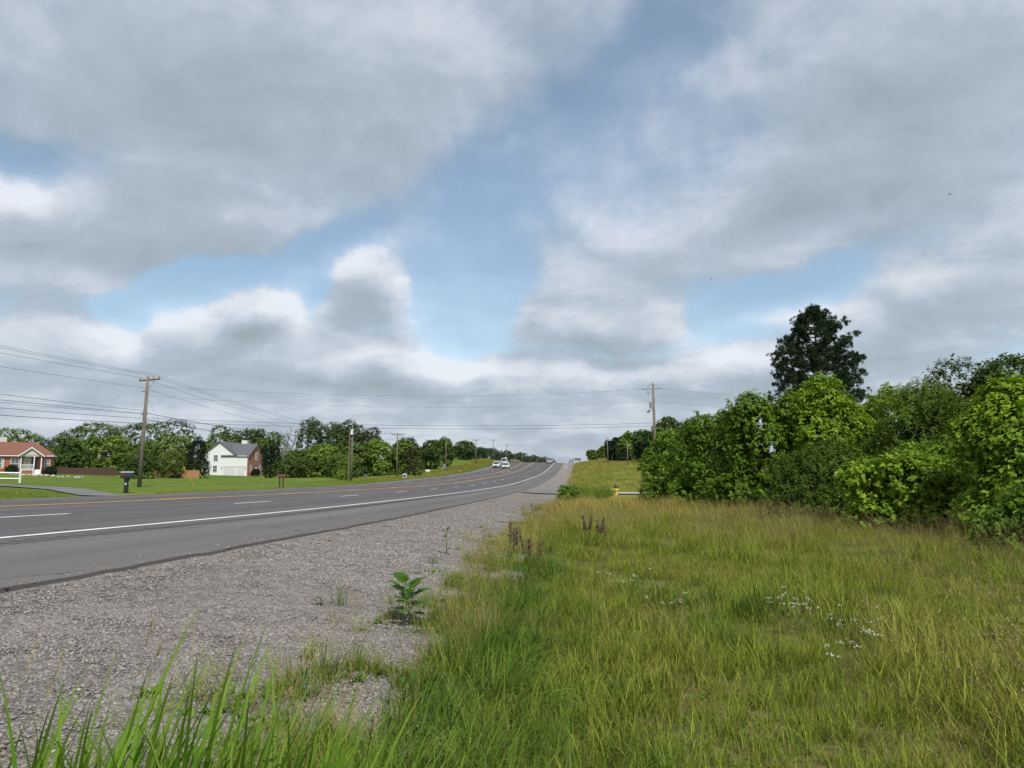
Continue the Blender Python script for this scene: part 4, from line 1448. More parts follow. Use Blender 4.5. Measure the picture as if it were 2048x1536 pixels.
def brick_house():
    x0, y0 = -98.6, 134.0
    z0 = gzs(-103, 131) - .05
    h = empty('brick_house', (x0, y0, z0), R(33))
    tag(h, 'single storey red brick house with white gabled porch and reddish roof', 'house')
    # local: right end at x=0, house runs to x=-22; front faces -y
    E_, A_ = 3.55, 6.0
    wall = part_box('wall', MAT['brick2'], h, -22, 0, 0, 9, -.4, E_)
    o = .45
    ev = E_ - .05
    # hip at the right end
    rf = roof_slab('roof', MAT['roof_red'], h, [(-22.4, -o, ev), (o, -o, ev), (-2.9, 4.5, A_), (-22.4, 4.5, A_)], .14)
    roof_slab('roof_slope', MAT['roof_red'], h, [(o, -o, ev), (o, 9 + o, ev), (-2.9, 4.5, A_)], .14)
    roof_slab('roof_slope', MAT['roof_red'], h, [(-22.4, 9 + o, ev), (o, 9 + o, ev), (-2.9, 4.5, A_), (-22.4, 4.5, A_)], .14)
    part_box('fascia', MAT['white_paint'], h, -22.4, o, -o - .03, -o + .02, ev - .28, ev - .1)
    part_box('fascia', MAT['white_paint'], h, o - .02, o + .03, -o + .03, 9 + o, ev - .28, ev - .1)
    ch = part_box('chimney', MAT['cream'], rf, -9.2, -7.7, 4.8, 5.8, 5.0, 6.9)
    # porch
    px0, px1, py = -4.7, -1.3, -2.2
    part_box('porch_floor', MAT['white_paint'], h, px0, px1, py, -.01, .62, .78)
    part_box('porch_foundation', MAT['brick2'], h, px0 + .1, px1 - .1, py + .1, -.02, -.5, .619)
    pm = .5 * (px0 + px1)
    MB().prism([(px0 - .1, E_ - .1), (px1 + .1, E_ - .1), (pm, E_ + 1.3)], 'y', py, py + .1).build('porch_gable', MAT['cream'], h)
    for s in (-1, 1):
        e = px0 - .4 if s < 0 else px1 + .4
        roof_slab('porch_roof', MAT['roof_red'], h, [(e, py - .3, E_ - .18), (pm, py - .3, E_ + 1.46), (pm, 3.2, E_ + 1.46), (e, 3.2, E_ - .18)], .1)
        MB().prism([(e, E_ - .5), (pm, E_ + 1.14), (pm, E_ + 1.38), (e, E_ - .26)], 'y', py - .34, py - .305).build('rake_board', MAT['white_paint'], h)
    part_box('porch_beam', MAT['white_paint'], h, px0, px1, py + .101, py + .24, E_ - .35, E_ - .1)
    for xx in (px0 + .1, px0 + 2.15, px1 - .12):
        part_box('porch_column', MAT['white_paint'], h, xx - .09, xx + .09, py + .11, py + .29, .781, E_ - .351)
    def rail(xa, xb, y_):
        part_box('porch_rail', MAT['white_paint'], h, xa, xb, y_ - .03, y_ + .03, 1.62, 1.70)
        part_box('porch_rail', MAT['white_paint'], h, xa, xb, y_ - .03, y_ + .03, .86, .92)
        nb = int((xb - xa) / .16)
        for i in range(nb):
            x_ = xa + (i + .5) * (xb - xa) / nb
            part_box('baluster', MAT['white_paint'], h, x_ - .022, x_ + .022, y_ - .02, y_ + .02, .921, 1.619)
    rail(px0 + .2, px0 + 2.05, py + .2)
    # steps going down to the right with side rails
    for i in range(4):
        part_box('step', MAT['white_paint'], h, px0 + 2.3, px1 - .1, py - .3 * (i + 1), py - .3 * i - .01, -.3, .60 - .17 * i)
    for xx in (px0 + 2.2, px1 - .03):
        st = MB().prism([(py, 1.62), (py, 1.70), (py - 1.35, .95), (py - 1.35, .87)], 'x', xx - .03, xx + .03).build('step_rail', MAT['white_paint'], h)
        for i in range(7):
            yy = py - .1 - i * .19
            zz = 1.62 - (py - yy) * .555
            part_box('baluster', MAT['white_paint'], st, xx - .02, xx + .02, yy - .02, yy + .02, zz - .75, zz)
        part_box('newel_post', MAT['white_paint'], st, xx - .06, xx + .06, py - 1.48, py - 1.36, -.3, 1.05)
    dr = part_box('front_door', MAT['dark_metal'], h, pm - .1, pm + .8, -.06, -.01, .78, 2.85)
    MB().cyl((pm + .7, -.1, 1.75), .035, .06, 8).build('door_handle', MAT['grey_metal'], dr)
    part_box('porch_wall', MAT['cream'], h, px0 + .3, pm - .15, -.04, -.005, .78, 3.2)
    window(wall, 'x', -.95, -.3, 1.1, 2.7, 0, -1)
    window(wall, 'x', -6.3, -5.1, 1.0, 2.8, 0, -1)
    window(wall, 'x', -8.6, -7.8, 1.0, 2.8, 0, -1)
    for xx in (-8.9, -7.5):
        part_box('shutter', MAT['cream'], wall, xx - .15, xx + .15, -.05, -.004, 1.0, 2.8)


brick_house()

# board fences
def board_fence(name, label, xa, ya, xb, yb, hgt, mat):
    L = math.hypot(xb - xa, yb - ya)
    zt = gzs(.5 * (xa + xb), .5 * (ya + yb))
    h = tag(empty(name, (xa, ya, zt), math.atan2(yb - ya, xb - xa)), label, 'fence')
    n = max(1, round(L / 2.4))
    for i in range(n):
        a, b = i * L / n, (i + 1) * L / n
        part_box('fence_panel', mat, h, a + .05, b - .05, -.02, .02, -.3, hgt + (.03 if i % 2 else 0))
        part_box('fence_post', mat, h, a - .05, a + .045, .021, .11, -.4, hgt + .08)
    return h, L


board_fence('board_fence', 'long dark brown board fence behind the brick house lawn', -112, 152, -97.6, 153, 1.45, MAT['fence_brown'])
f2, L2 = board_fence('board_fence', 'short orange brown board fence behind the yellow guy markers', -88.5, 151.5, -79.5, 153.5, 1.7, MAT['fence_tan'])
MB().box(3.5, 5.3, -.07, -.03, -.2, 1.6).build('gate', MAT['fence_brown'], f2)
MB().prism([(3.7, .0), (3.85, .0), (5.2, 1.3), (5.05, 1.3)], 'y', -.11, -.071).build('gate_brace', MAT['cream'], f2)

# white rail fence at the left edge
def rail_fence():
    pts = [(-54.3 - i * 2.45, 69.6 - i * .9) for i in range(4)]
    h = tag(empty('rail_fence', (*pts[0], gzs(*pts[0]))), 'white two rail fence ending beside the grey driveway', 'fence')
    z0 = gzs(*pts[0])
    for i, p in enumerate(pts):
        x, y, z = p[0] - pts[0][0], p[1] - pts[0][1], gzs(*p) - z0
        part_box('post', MAT['white_paint'], h, x - .075, x + .075, y - .075, y + .075, z - .3, z + 1.15)
        MB().prism([(x - .09, z + 1.151), (x + .09, z + 1.151), (x, z + 1.25)], 'y', y - .09, y + .09).build('post_cap', MAT['white_paint'], h)
        if i + 1 < len(pts):
            q = pts[i + 1]
            x2, y2, z2 = q[0] - pts[0][0], q[1] - pts[0][1], gzs(*q) - z0
            for hh in (.42, .98):
                MB().tube([(x - .08, y, z + hh), (x2 + .08, y2, z2 + hh)], .075, 4).build('rail', MAT['white_paint'], h)


rail_fence()


def rock_mesh(r, s):
    mb = bpy.data.meshes.new('rock')
    import bmesh
    bm = bmesh.new()
    bmesh.ops.create_icosphere(bm, subdivisions=1, radius=s)
    for v_ in bm.verts:
        v_.co *= r.uniform(.65, 1.2)
        v_.co.z *= .62
    bm.to_mesh(mb)
    bm.free()
    return mb


rr = np.random.default_rng(12)
rmeshes = [rock_mesh(rr, 1.0) for _ in range(5)]
for m_ in rmeshes:
    m_.materials.append(MAT['rock'])
for i in range(34):
    t = rr.uniform(0, 1)
    x = -99.0 + 15.5 * t + rr.normal() * .4
    y = 124.5 - 1.5 * t + rr.normal() * .7
    o = bpy.data.objects.new('rock', rmeshes[i % 5])
    s = rr.uniform(.16, .42)
    o.scale = (s * 1.3, s, s)
    o.rotation_euler = (0, 0, rr.uniform(0, 6))
    o.location = (x, y, gzs(x, y) + s * .25)
    COL.objects.link(o)
    tag(o, 'pale limestone rock in the row of rocks before the brick house', 'rock', 'rocks across the brick house lawn')


# ------------------------------------------------------------------ utility poles and wires
def pole(name, label, x, y, ztop, r0=.15, lean=(0, 0), arm=None, arm_dir=(1, 0), extras=(), group=None):
    z0 = gzs(x, y)
    H = ztop - z0
    h = tag(empty(name, (x, y, z0)), label, 'utility pole', group)
    top = Vector((lean[0] * H, lean[1] * H, H))
    MB().tube([(0, 0, -.4), tuple(top * .5), tuple(top)], [r0, r0 * .85, r0 * .68], 10).build('shaft', MAT['wood'], h, smooth=True)
    ad = Vector((*arm_dir, 0)).normalized()
    hooks = {}
    if arm:
        c = top + Vector((0, 0, -.25)) - ad.cross(Vector((0, 0, 1))) * r0
        a, b = c - ad * arm / 2, c + ad * arm / 2
        am = MB().tube([a, b], .065, 4).build('crossarm', MAT['wood'], h)
        for s in (-1, 1):
            MB().tube([c + ad * s * arm * .28, c + Vector((0, 0, -.7))], .022, 4).build('arm_brace', MAT['grey_metal'], h)
        for q in (-.47, .18, .46):
            p = c + ad * arm * q
            MB().tube([p, p + Vector((0, 0, .1)), p + Vector((0, 0, .2)), p + Vector((0, 0, .26))], [.02, .055, .05, .025], 8).build('insulator', MAT['porcelain'], am)
            hooks[q] = Vector((x, y, z0)) + p + Vector((0, 0, .27))
    return h, Vector((x, y, z0)), top, hooks


def along(base, top, z):
    """world point on the shaft at world height z"""
    t = (z - base.z) / top.z
    return base + top * t


def wire(label, a, b, sag, r=.012, group=None, name='power_line'):
    a, b = Vector(a), Vector(b)
    pts = []
    n = 24
    for i in range(n + 1):
        t = i / n
        p = a.lerp(b, t)
        p.z -= 4 * sag * t * (1 - t)
        pts.append(p)
    mb = MB().tube(pts, r, 4)
    o = mb.build(name, MAT['wire'])
    tag(o, label, 'cable', group)
    return o


ld = (0.98, .18)
P1h, P1b, P1t, P1k = pole('utility_pole', 'weathered leaning wooden utility pole with crossarm on the lawn edge', -34.2, 56.6, 9.1, .17, (.025, 0), 2.5, (.92, -.39))
P3h, P3b, P3t, P3k = pole('utility_pole', 'T shaped wooden utility pole beside the thicket', -34.3, 142, 9.0, .15, (0, 0), 2.4, ld)
P5h, P5b, P5t, P5k = pole('utility_pole', 'wooden utility pole with crossarm right of the round shade tree', -32.5, 242, 12.2, .15, (0, 0), 2.2, ld)
P6h, P6b, P6t, P6k = pole('utility_pole', 'tall utility pole with crossarm above the oncoming vehicles', -32.2, 290, 14.3, .16, (0, 0), 2.4, ld)
P7h, P7b, P7t, P7k = pole('utility_pole', 'short armed utility pole before the distant treeline', -32, 345, 14.2, .17, (0, 0), 2.2, ld)
P8h, P8b, P8t, P8k = pole('utility_pole', 'slim far utility pole left of the blossoming shrub', -32, 392, 13.3, .15)
P9h, P9b, P9t, P9k = pole('utility_pole', 'farthest small utility pole toward the crest', -31.5, 440, 12.6, .15)
P2h, P2b, P2t, P2k = pole('utility_pole', 'plain wooden pole with white transformer in front of the thicket', -33.3, 109.5, 8.6, .15)
P4h, P4b, P4t, P4k = pole('utility_pole', 'slim wooden pole in front of the square topped tree', -33.6, 192, 9.4, .13)
RPh, RPb, RPt, RPk = pole('utility_pole', 'wooden utility pole rising behind the left end of the hedge', 7.75, 75, 10.15, .17, (-.012, 0))
pole('utility_pole', 'thin leaning pole in front of the dark trees on the rise', 7.6, 185, 10.0, .13, (-.02, 0))
pole('utility_pole', 'thin short pole standing in the tan grass of the rise', 10.0, 150, 7.5, .11)
MB().cyl((.0, -.28, P2t.z - 1.5), .2, .75, 12).build('transformer', MAT['white_paint'], P2h)
MB().tube([(-.45, 0, -.3), (-.40, 0, P2t.z - 1.2)], .09, 8).build('stub_pole', MAT['wood'], P2h)
# gear on the right pole
MB().tube([(-1.15 - .12, 0, RPt.z - .42), (.75, 0, RPt.z - .38)], .035, 6).build('dead_end_arm', MAT['dark_metal'], RPh)
for s in (-1, 1):
    MB().tube([(-.12 + s * .55, 0, RPt.z - .35), (-.12 + s * .4, 0, RPt.z - .05), (-.12, 0, RPt.z + .12)], .014, 4).build('jumper', MAT['wire'], RPh)
MB().cyl((-.12, 0, RPt.z - .1), .06, .32, 8, .04).build('top_insulator', MAT['porcelain'], RPh)
MB().tube([(-.14, 0, RPt.z - .7), (-.62, 0, RPt.z - .72), (-.7, 0, RPt.z - .62)], .03, 6).build('cutout', MAT['porcelain'], RPh)
MB().tube([(-.7, .0, RPt.z - .6), (-.56, .0, RPt.z - .98)], .045, 8).build('fuse_tube', MAT['grey_metal'], RPh)
MB().cyl((-.36, -.05, RPt.z - 2.35), .17, .62, 12).build('transformer', MAT['grey_metal'], RPh)
lm = MB().tube([(-.12, 0, RPt.z - 2.55), (-.6, 0, RPt.z - 2.5)], .03, 6).build('lamp_arm', MAT['dark_metal'], RPh)
MB().cyl((-.62, 0, RPt.z - 2.75), .17, .24, 10, .06).build('lamp_head', MAT['dark_metal'], lm)
for zz in (1.2, 2.9, 3.05):
    MB().tube([(-.25 + .02 * zz, 0, P1t.z - zz), (.3 + .02 * zz, 0, P1t.z - zz)], .03, 5).build('wire_bracket', MAT['dark_metal'], P1h)
    # brackets follow the lean of the shaft
CR = 'power lines crossing the road between the two near poles'
z1 = P1b.z + P1t.z
zrp = RPb.z + RPt.z
wire('uppermost thin power line crossing the road', along(P1b, P1t, z1 - .75), RPb + RPt + Vector((-1.25, 0, -.42)), .75, .0065, CR)
wire('second thin power line crossing the road below the uppermost', along(P1b, P1t, z1 - 1.55), along(RPb, RPt, zrp - 1.65), .75, .006, CR)
wire('thick upper telephone cable crossing the road', along(P1b, P1t, z1 - 3.3), along(RPb, RPt, zrp - 3.78), .45, .012, CR, 'telephone_cable')
wire('thick lower telephone cable crossing the road', along(P1b, P1t, z1 - 3.55), along(RPb, RPt, zrp - 4.08), .45, .012, CR, 'telephone_cable')
wire('upper power line running right from the pole behind the hedge', RPb + RPt + Vector((.75, 0, -.38)), (58, 88, 9.4), .9, .0065)
wire('lower power line running right from the pole behind the hedge', along(RPb, RPt, zrp - 1.6), (58, 88, 7.9), .9, .0065)
# along the far side of the road: towards the viewer off the left of the picture, and away up the hill
LG = 'wires from the leaning pole running out at the left'
off = Vector((-36.5, 3.0, 9.3))
for q, lb in ((-.47, 'front conductor of the top three wires at the left'), (.18, 'middle conductor of the top three wires at the left'), (.46, 'back conductor of the top three wires at the left')):
    wire(lb, P1k[q], off + Vector((.92, -.39, 0)) * 2.5 * q, .35, .0085, LG)
    k3 = P3k[q]
    wire({-.47: 'left', .18: 'middle', .46: 'right'}[q] + ' conductor sagging from the leaning pole to the T shaped pole', P1k[q], k3, 1.5, .009, 'conductors from the leaning pole to the T shaped pole')
for i, (dz0, dz1, rr_) in enumerate(((.95, 1.0, .008), (2.75, 2.3, .012), (2.95, 3.05, .013), (3.0, 3.5, .009), (3.35, 3.75, .013), (3.75, 4.3, .016))):
    wire(['neutral wire below the crossarm', 'upper communication cable', 'second communication cable', 'third thin communication cable', 'fourth communication cable', 'lowest communication cable'][i] + ' left of the leaning pole', along(P1b, P1t, z1 - dz0), (off.x, off.y, off.z - dz1), .4, rr_, LG, 'telephone_cable' if i else 'power_line')
wire('neutral wire from the leaning pole to the T shaped pole', along(P1b, P1t, z1 - 1.0), along(P3b, P3t, P3b.z + P3t.z - 1.0), 1.4, .010)
wire('communication cable from the leaning pole to the transformer pole', along(P1b, P1t, z1 - 2.9), along(P2b, P2t, P2b.z + P2t.z - 1.6), .7, .02, None, 'telephone_cable')
wire('lower communication cable from the leaning pole to the transformer pole', along(P1b, P1t, z1 - 3.4), along(P2b, P2t, P2b.z + P2t.z - 2.4), .7, .02, None, 'telephone_cable')
seq = [(P2b, P2t, 'transformer'), (P3b, P3t, 'T shaped'), (P4b, P4t, 'slim'), (P5b, P5t, 'crossarm')]
for (b0, t0, n0), (b1, t1, n1) in zip(seq[:-1], seq[1:]):
    for dz, w_ in ((2.4, 'upper'), (3.3, 'lower')):
        wire('%s communication cable between the %s pole and the %s pole' % (w_, n0, n1), along(b0, t0, b0.z + t0.z - dz), along(b1, t1, b1.z + t1.z - dz), .5, .02, None, 'telephone_cable')
seq = [(P3k, 'T shaped pole'), (P5k, 'pole by the shade tree'), (P6k, 'tall pole above the vehicles'), (P7k, 'short armed pole')]
for (k0, n0), (k1, n1) in zip(seq[:-1], seq[1:]):
    for q, w_ in ((-.47, 'left'), (.46, 'right')):
        wire('%s conductor from the %s to the %s' % (w_, n0, n1), k0[q], k1[q], 1.6, .012)
# guy wires with yellow guards
for i, (gx, gy) in enumerate(((-32.9, 62.6), (-33.4, 66.3))):
    gzv = gzs(gx, gy)
    g = tag(empty('guy_wire', (gx, gy, gzv)), ['nearer', 'farther'][i] + ' slanting guy wire with yellow plastic guard right of the leaning pole', 'guy wire')
    top = along(P1b, P1t, z1 - 1.6 - .9 * i) - Vector((gx, gy, gzv))
    d = top.normalized()
    MB().tube([d * -.2, top], .009, 4).build('strand', MAT['wire'], g)
    dd = Vector((-.42, -.15, 1)).normalized()
    MB().tube([d * .02, d * 2.1], .055, 8).build('guard', MAT['yellow_plastic'], g)


# ------------------------------------------------------------------ mailboxes, hydrant, signs
def mailbox_big():
    x, y = -29.9, 48.0
    h = tag(empty('mailbox', (x, y, gzs(x, y)), R(15)), 'black plastic mailbox on a thick post beside the driveway', 'mailbox')
    MB().tube([(0, 0, -.3), (0, 0, .75), (.02, 0, 1.0)], [.15, .14, .2], 10).build('post', MAT['black_plastic'], h)
    prof = [(-.19, 0), (.19, 0), (.19, .2), (.15, .31), (.07, .37), (-.07, .37), (-.15, .31), (-.19, .2)]
    rings = [[(yy, px, 1.0 + pz) for px, pz in prof] for yy in (-.34, .42)]
    bx = MB().loft(rings).build('box', MAT['black_plastic'], h)
    MB().prism([(-.21, 1.34), (.21, 1.34), (.15, 1.40), (0, 1.43), (-.15, 1.40)], 'x', -.36, .44).build('box_top', MAT['grey_metal'], bx)  # sunlit top of the black box put into a paler colour
    MB().box(-.3, -.05, -.215, -.2, 1.12, 1.3).build('flag', MAT['red_metal'], bx)
    MB().box(.151, .158, -.05, .05, .62, .72).build('number_plate', MAT['sign_white'], h)
    MB().box(-.05, .05, -.158, -.151, .55, .66).build('number_plate', MAT['sign_white'], h)


mailbox_big()


def mailbox(x, y, label, hgt, s, boxmat, postmat, twin=False):
    h = tag(empty('mailbox', (x, y, gzs(x, y)), R(5)), label, 'mailbox')
    for q in ((-.18, .18) if twin else (0,)):
        MB().box(q - .05, q + .05, -.05, .05, -.3, hgt).build('post', postmat, h)
    prof = [(-.11, 0), (.11, 0), (.11, .14), (.07, .22), (0, .245), (-.07, .22), (-.11, .14)]
    rings = [[(yy * s, px * s, hgt + .005 + pz * s) for px, pz in prof] for yy in (-.27, .3)]
    b = MB().loft(rings).build('box', boxmat, h)
    MB().box(.0, .14 * s, .115 * s, .13 * s, hgt + .1 * s, hgt + .3 * s).build('flag', MAT['red_metal'], b)


mailbox(-29.9, 74.5, 'dark red mailbox on two posts at the edge of the white house lawn', .95, 1.35, MAT['red_metal'], MAT['black_plastic'], True)
mailbox(-29.9, 105, 'small dark mailbox right of the transformer pole', .85, 1.1, MAT['dark_metal'], MAT['wood'])
mailbox(-29.9, 150, 'pale mailbox on a mottled post before the olive shrub', 1.0, 1.5, MAT['sign_white'], MAT['grey_metal'])
h = tag(empty('mailbox', (-29.8, 190, gzs(-29.8, 190))), 'orange mailbox pillar with dark green box up the road', 'mailbox')
MB().box(-.28, .28, -.28, .28, -.2, .8).build('pillar', MAT['orange'], h)
MB().prism([(-.22, .801), (.22, .801), (.2, 1.05), (0, 1.2), (-.2, 1.05)], 'y', -.35, .35).build('box', MAT['green_dark'], h)
h = tag(empty('yard_sign', (-30.9, 134, gzs(-30.9, 134))), 'small white and blue box sign in the roadside weeds', 'sign')
MB().box(-.34, .34, -.2, .2, .05, .8).build('box', MAT['sign_white'], h)
MB().box(-.26, .26, -.215, -.202, .2, .62).build('panel', plain('panel_navy', (.04, .07, .2), rough=.5), h)
MB().prism([(-.3, .801), (.3, .801), (.18, .95), (-.18, .95)], 'y', -.18, .18).build('box_top', MAT['dark_metal'], h)


def hydrant(x, y):
    h = tag(empty('fire_hydrant', (x, y, gzs(x, y))), 'yellow fire hydrant with dark cap beside the concrete driveway', 'fire hydrant')
    ym = MAT['yellow_plastic']
    MB().tube([(0, 0, -.1), (0, 0, .06), (0, 0, .07), (0, 0, .5), (0, 0, .52)], [.17, .17, .12, .115, .15], 12).build('barrel', ym, h)
    MB().tube([(0, 0, .521), (0, 0, .6), (0, 0, .68), (0, 0, .71), (0, 0, .78)], [.15, .14, .08, .04, .04], 12).build('bonnet', MAT['black_plastic'], h)
    for a in ((-1, 0), (1, 0), (0, -1)):
        MB().tube([(a[0] * .1, a[1] * .1, .38), (a[0] * .2, a[1] * .2, .38), (a[0] * .21, a[1] * .21, .38), (a[0] * .25, a[1] * .25, .38)], [.06, .06, .08, .07], 10).build('nozzle_cap', ym, h)


hydrant(2.75, 54.6)


def sign(label, x, y, w, hgt, zc, mat, posts=1, rz=0., marks=(), back=False, thick=.02):
    h = tag(empty('road_sign', (x, y, gzs(x, y)), rz), label, 'road sign')
    for q in ((0,) if posts == 1 else (-.35 * w, .35 * w)):
        MB().box(q - .03, q + .03, .011, .07, -.4, zc + hgt * .45).build('post', MAT['grey_metal'], h)
    p = MB().box(-w / 2, w / 2, -thick / 2, thick / 2, zc - hgt / 2, zc + hgt / 2).build('panel', mat, h)
    for (a, b, c, d) in marks:
        MB().box(a * w, b * w, -thick / 2 - .008, -thick / 2 - .003, zc + c * hgt, zc + d * hgt).build('mark', MAT['sign_black'], p)
    return h


sign('white road sign with black marks on a thin post in the gravel', -2.35, 160, .75, .9, 2.1, MAT['sign_white'],
     marks=((-.46, -.12, .12, .42), (.12, .46, .12, .42), (-.40, -.1, -.4, -.05), (.1, .40, -.4, -.05), (-.1, .1, .2, .3)))
sign('pale blue small road sign near the crest', -1.75, 231, .66, .75, 2.0, MAT['sign_blue'])
sg = sign('wide dark brown road sign standing at the crest', .25, 262, 2.3, .85, 1.35, MAT['sign_brown'], 2)
MB().box(-1.0, -.2, -.02, -.012, 1.2, 1.5).build('legend', MAT['sign_back'], sg)
MB().box(.2, .9, -.02, -.012, 1.15, 1.45).build('legend', MAT['sign_back'], sg)
MB().box(-1.15, 1.15, -.022, -.012, 1.73, 1.77).build('border', MAT['sign_white'], sg)
sign('grey back of a two post road sign before the square topped tree', -30.8, 174, .75, .95, 1.75, MAT['sign_back'], 2)
sign('pale square road sign on the far roadside below the shade tree', -30.6, 263, .75, .75, 1.75, MAT['sign_back'])
MB_d = tag(empty('delineator_post', (1.3, 300, gzs(1.3, 300))), 'small dark post on the skyline right of the brown sign', 'post')
MB().box(-.08, .08, -.08, .08, -.3, 2.4).build('shaft', MAT['wood'], MB_d)
MB().box(-.1, .1, -.1, -.081, 1.9, 2.3).build('reflector', MAT['sign_white'], MB_d)


# ------------------------------------------------------------------ vehicles
def vehicle(name, label, x, y, heading, kind, paint_, L, W, H):
    """heading: rotation about z of a vehicle whose front points to local -y"""
    z = float(road_z(np.array([x]), np.array([y]))[0]) if x < U_S else gzs(x, y) + .02
    sl = (float(zr(np.array([y + 2]))[0]) - float(zr(np.array([y - 2]))[0])) / 4
    h = tag(empty(name, (x, y, z), heading), label, 'car' if kind != 'pickup' else 'pickup truck')
    h.rotation_euler = (math.atan(sl) * (1 if abs(heading) < 1 else -1), 0, heading)
    w, l = W / 2, L / 2
    belt = H * .56
    low = .28 if kind != 'sedan' else .2

    def ring(yy, hw, z0, z1):
        c = min(.1, hw * .2)
        return [(-hw + .04, yy, z0), (hw - .04, yy, z0), (hw, yy, z0 + c), (hw, yy, z1 - c), (hw - c, yy, z1), (-hw + c, yy, z1), (-hw, yy, z1 - c), (-hw, yy, z0 + c)]
    hood = belt * .93
    if kind == 'pickup':
        rings = [ring(-l, w * .86, low + .1, hood * .86), ring(-l + .15, w * .95, low, hood * .97), ring(-l + 1.5, w, low, belt), ring(l - .1, w, low, belt), ring(l, w * .97, low + .08, belt - .02)]
    elif kind == 'van':
        rings = [ring(-l, w * .86, low + .1, hood * .8), ring(-l + .15, w * .95, low, hood * .95), ring(-l + 1.0, w, low, belt), ring(l - .1, w, low, belt), ring(l, w * .95, low + .08, belt - .02)]
    else:
        rings = [ring(-l, w * .84, low + .1, hood * .8), ring(-l + .15, w * .94, low, hood * .94), ring(-l + 1.2, w, low, belt), ring(l - .5, w, low, belt), ring(l, w * .9, low + .1, belt * .96)]
    body = MB().loft(rings).build('body', paint_, h, smooth=False)
    # cabin
    f0, r0 = {'pickup': (-l + 1.5, -l + 3.6), 'van': (-l + .9, l - .05), 'suv': (-l + 1.25, l - .08), 'sedan': (-l + 1.3, l - .8)}[kind]
    fs, rs = {'pickup': (.75, .15), 'van': (.7, .1), 'suv': (.75, .3), 'sedan': (.8, .7)}[kind]
    b0, t0 = w - .06, w - .22

    def cr(hw, ya, yb, zz):
        return [(-hw, ya, zz), (hw, ya, zz), (hw, yb, zz), (-hw, yb, zz)]
    cab = MB().loft([cr(b0, f0, r0, belt - .005), cr(t0, f0 + fs, r0 - rs, H - .06)]).build('cabin', paint_, h)
    MB().loft([cr(t0 + .02, f0 + fs - .02, r0 - rs + .02, H - .059), cr(t0 - .06, f0 + fs + .1, r0 - rs - .08, H)]).build('roof', paint_, cab)

    def lerp_x(t):
        return b0 + (t0 - b0) * t

    def quad(name_, pts, mat_, par):
        P = [Vector(p) for p in pts]
        nn = (P[1] - P[0]).cross(P[2] - P[0]).normalized()
        return MB().add([p for p in P] + [p - nn * .02 for p in P], [(0, 1, 2, 3), (7, 6, 5, 4), (0, 4, 5, 1), (1, 5, 6, 2), (2, 6, 7, 3), (3, 7, 4, 0)]).build(name_, mat_, par)
    zb_, zt_ = belt + .04, H - .12
    tb, tt = (zb_ - belt) / (H - .06 - belt), (zt_ - belt) / (H - .06 - belt)
    quad('windshield', [(-lerp_x(tb) + .08, f0 + fs * tb - .012, zb_), (lerp_x(tb) - .08, f0 + fs * tb - .012, zb_), (lerp_x(tt) - .06, f0 + fs * tt - .012, zt_), (-lerp_x(tt) + .06, f0 + fs * tt - .012, zt_)], MAT['carglass'], cab)
    quad('rear_window', [(lerp_x(tb) - .12, r0 - rs * tb + .012, zb_ + .1), (-lerp_x(tb) + .12, r0 - rs * tb + .012, zb_ + .1), (-lerp_x(tt) + .1, r0 - rs * tt + .012, zt_), (lerp_x(tt) - .1, r0 - rs * tt + .012, zt_)], MAT['carglass'], cab)
    for s in (-1, 1):
        for (ya, yb) in ((.06, .47), (.52, .94)):
            def yy(q, t):
                return (f0 + fs * t) * (1 - q) + (r0 - rs * t) * q
            pts = [(s * (lerp_x(tb) + .012), yy(ya, tb), zb_), (s * (lerp_x(tb) + .012), yy(yb, tb), zb_), (s * (lerp_x(tt) + .012), yy(yb, tt), zt_), (s * (lerp_x(tt) + .012), yy(ya, tt), zt_)]
            quad('side_window', pts if s > 0 else pts[::-1], MAT['carglass'], cab)
        MB().box(min(s * w, s * (w + .2)), max(s * w, s * (w + .2)), f0 + .25, f0 + .4, belt + .02, belt + .2).build('mirror', paint_, h)
        MB().box(min(s * w * .5, s * w * .84), max(s * w * .5, s * w * .84), -l - .02, -l + .06, hood * .62, hood * .76).build('headlight', MAT['lamp'], h)
        MB().box(min(s * w * .72, s * w * .92), max(s * w * .72, s * w * .92), l - .03, l + .02, belt * .66, belt * .93).build('tail_light', MAT['redlamp'], h)
        for yw in (-l + .85, l - .95):
            rw = .36 if kind != 'sedan' else .32
            xw = s * (w - .11)
            wh = MB().tube([(xw - .12, yw, rw), (xw + .12, yw, rw)], rw, 16).build('wheel', MAT['rubber'], h)
            MB().tube([(xw + s * .1, yw, rw), (xw + s * .135, yw, rw)], rw * .62, 10).build('rim', MAT['rim'], wh)
    MB().box(-w * .45, w * .45, -l - .015, -l + .05, hood * .55, hood * .78).build('grille', MAT['dark_metal'], h)
    MB().box(-w * .88, w * .88, -l - .06, -l + .05, low + .06, low + .24).build('front_bumper', MAT['dark_metal'] if kind != 'sedan' else paint_, h)
    MB().box(-w * .92, w * .92, l - .03, l + .1, low + .1, low + .3).build('rear_bumper', MAT['rim'] if kind == 'pickup' else MAT['dark_metal'], h)
    MB().box(-.26, .26, l + .1, l + .115, low + .16, low + .3).build('licence_plate', MAT['sign_white'], h)
    if kind == 'pickup':                     # open bed
        yb0 = r0 + .08
        MB().box(-w + .08, w - .08, yb0, l - .1, belt + .002, belt + .012).build('bed_floor', MAT['rubber'], h)
        for s in (-1, 1):
            MB().box(min(s * (w - .08), s * w), max(s * (w - .08), s * w), yb0, l, belt + .001, belt + .2).build('bed_side', paint_, h)
        MB().box(-w + .081, w - .081, l - .08, l, belt + .001, belt + .2).build('tailgate', paint_, h)
    return h


